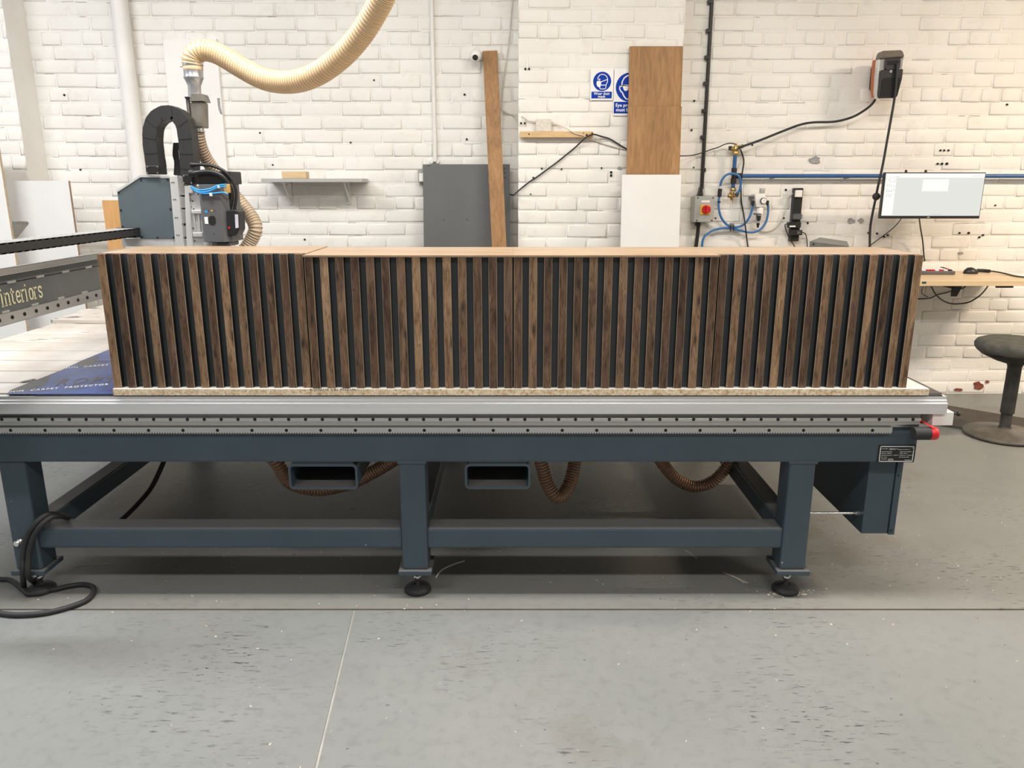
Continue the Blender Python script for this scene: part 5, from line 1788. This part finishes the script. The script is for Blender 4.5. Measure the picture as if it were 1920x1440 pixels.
# cables under the desk
tag(MB().tube(pxpath([(1745, 535, 4.50), (1754, 551, 4.58), (1767, 563, 4.66), (1782, 569, 4.72), (1800, 569.5, 4.74), (1818, 566, 4.74), (1836, 555, 4.70), (1846, 545, 4.62), (1853, 535, 4.50)], 4.6), .0042, 8).build('cable', M_RUBBER), 'black cable hanging in a deep loop under the desk', 'cable')
tag(MB().tube(pxpath([(1700, 561, YW - .02), (1724, 560.5, YW - .02), (1745, 558.5, YW - .02), (1758, 552.5, YW - .02), (1775, 548.5, YW - .02), (1790, 544, YW - .02), (1804, 541, YW - .02), (1814, 534, YW - .05)], YW), .0036, 8).build('cable', M_RUBBER), 'black cable strung along the wall under the desk behind bracket', 'cable')
tag(MB().tube(pxpath([(1732, 536, YW - .03), (1728, 546, YW - .02), (1731, 552, YW - .02), (1740, 557, YW - .02)], YW), .002, 6).build('cable', M_RUBBER), 'very thin dark cable curl under the left of the desk', 'cable')

# ------------------------------------------------------------------ stool and mat
sx_, sy_ = Z(1881, 817, .0).x, Z(1881, 817, .0).y
stl = thing('stool', 'round black wobble stool with worn seat and dished base', 'stool', (sx_, sy_, 0))
MB().lathe([(.175, .0), (.192, .004), (.196, .014), (.190, .020), (.150, .030), (.090, .040), (.045, .046)], (sx_, sy_, 0), n=48).build('base', M_STOOLB, stl)
MB().lathe([(.036, .044), (.030, .050), (.0275, .056), (.0275, .150)], (sx_, sy_, 0), n=24).build('inner_column', M_STOOL, stl)
MB().lathe([(.034, .130), (.034, .145), (.0335, .38), (.040, .40), (.052, .405)], (sx_, sy_, 0), n=24).build('outer_column', M_STOOL, stl)
zt_ = P(1895, 632, sy_).z
MB().lathe([(.05, .40), (.10, .415), (.165, .445), (.19, .470)], (sx_, sy_, 0), n=40).build('seat_shell', M_STOOL, stl)
MB().lathe([(.185, .462), (.197, .478), (.200, .497), (.190, .514), (.165, .524), (.10, .526), (.0, .522)], (sx_, sy_, 0), n=48).build('seat', M_SEAT, stl)
mq = [Z(1730, 752.5, .012), Z(1777, 760, .012), Z(1920, 783.5, .012), Z(2080, 810, .012), Z(2080, 852, .012), Z(1920, 818.5, .012), Z(1786, 798.5, .012), Z(1720, 789, .012)]
tag(MB().prism(mq, (0, 0, -.0118)).build('floor_mat', M_MAT), 'dark brown rubber mat on the floor behind the stool base', 'mat')

# ------------------------------------------------------------------ small litter on the floor
st_ = MB().tube([Z(817, 1083, .003), Z(823, 1074, .004), Z(833, 1066, .006), (Z(851, 1058, .006)), Z(871, 1051.5, .003)], .0022, 6)
tag(st_.build('plastic_strip', M_WHITEPL), 'curved pale plastic strip on floor right of the middle foot', 'strip')
lab = ['long pale wood splinter on floor left of the right foot', 'pale wood splinter lying beside the long one near right foot', 'fine pale splinter on the floor under the right end of table',
       'pale splinter on the floor inside the left leg']
for (a, b), l in zip((((1356, 1073), (1402, 1093)), ((1370, 1079), (1396, 1093)), ((1284, 1031), (1307, 1047)), ((140, 1061), (206, 1057))), lab):
    tag(MB().tube([Z(*a, .002), Z((a[0] + b[0]) / 2, (a[1] + b[1]) / 2 - .6, .003), Z(*b, .002)], .0011, 5).build('wood_splinter', M_DUST), l, 'splinter')
du_ = MB()
rg = random.Random(11)
for i in range(520):
    k = rg.random()
    if k < .3:
        c = Z(1476 + rg.gauss(0, 22), 1112 + rg.gauss(0, 3), 0)
    elif k < .6:
        c = Vector((rg.uniform(-1.8, 1.6), rg.uniform(2.2, 3.6), 0))
    else:
        c = Vector((rg.uniform(-1.7, 2.6), rg.uniform(1.45, 3.8), 0))
    s_ = rg.uniform(.0008, .0026)
    a = rg.uniform(0, 3.14)
    d1 = Vector((math.cos(a), math.sin(a), 0)) * s_ * rg.uniform(1, 2.2)
    d2 = Vector((-math.sin(a), math.cos(a), 0)) * s_
    top = c + Vector((0, 0, s_ * .7))
    du_.add([c - d1, c + d2, c + d1, c - d2, top], [(0, 1, 4), (1, 2, 4), (2, 3, 4), (3, 0, 4)])
dd = du_.build('sawdust', M_DUST)
stuff(tag(dd, 'pale sawdust crumbs scattered over the grey floor', 'sawdust'))
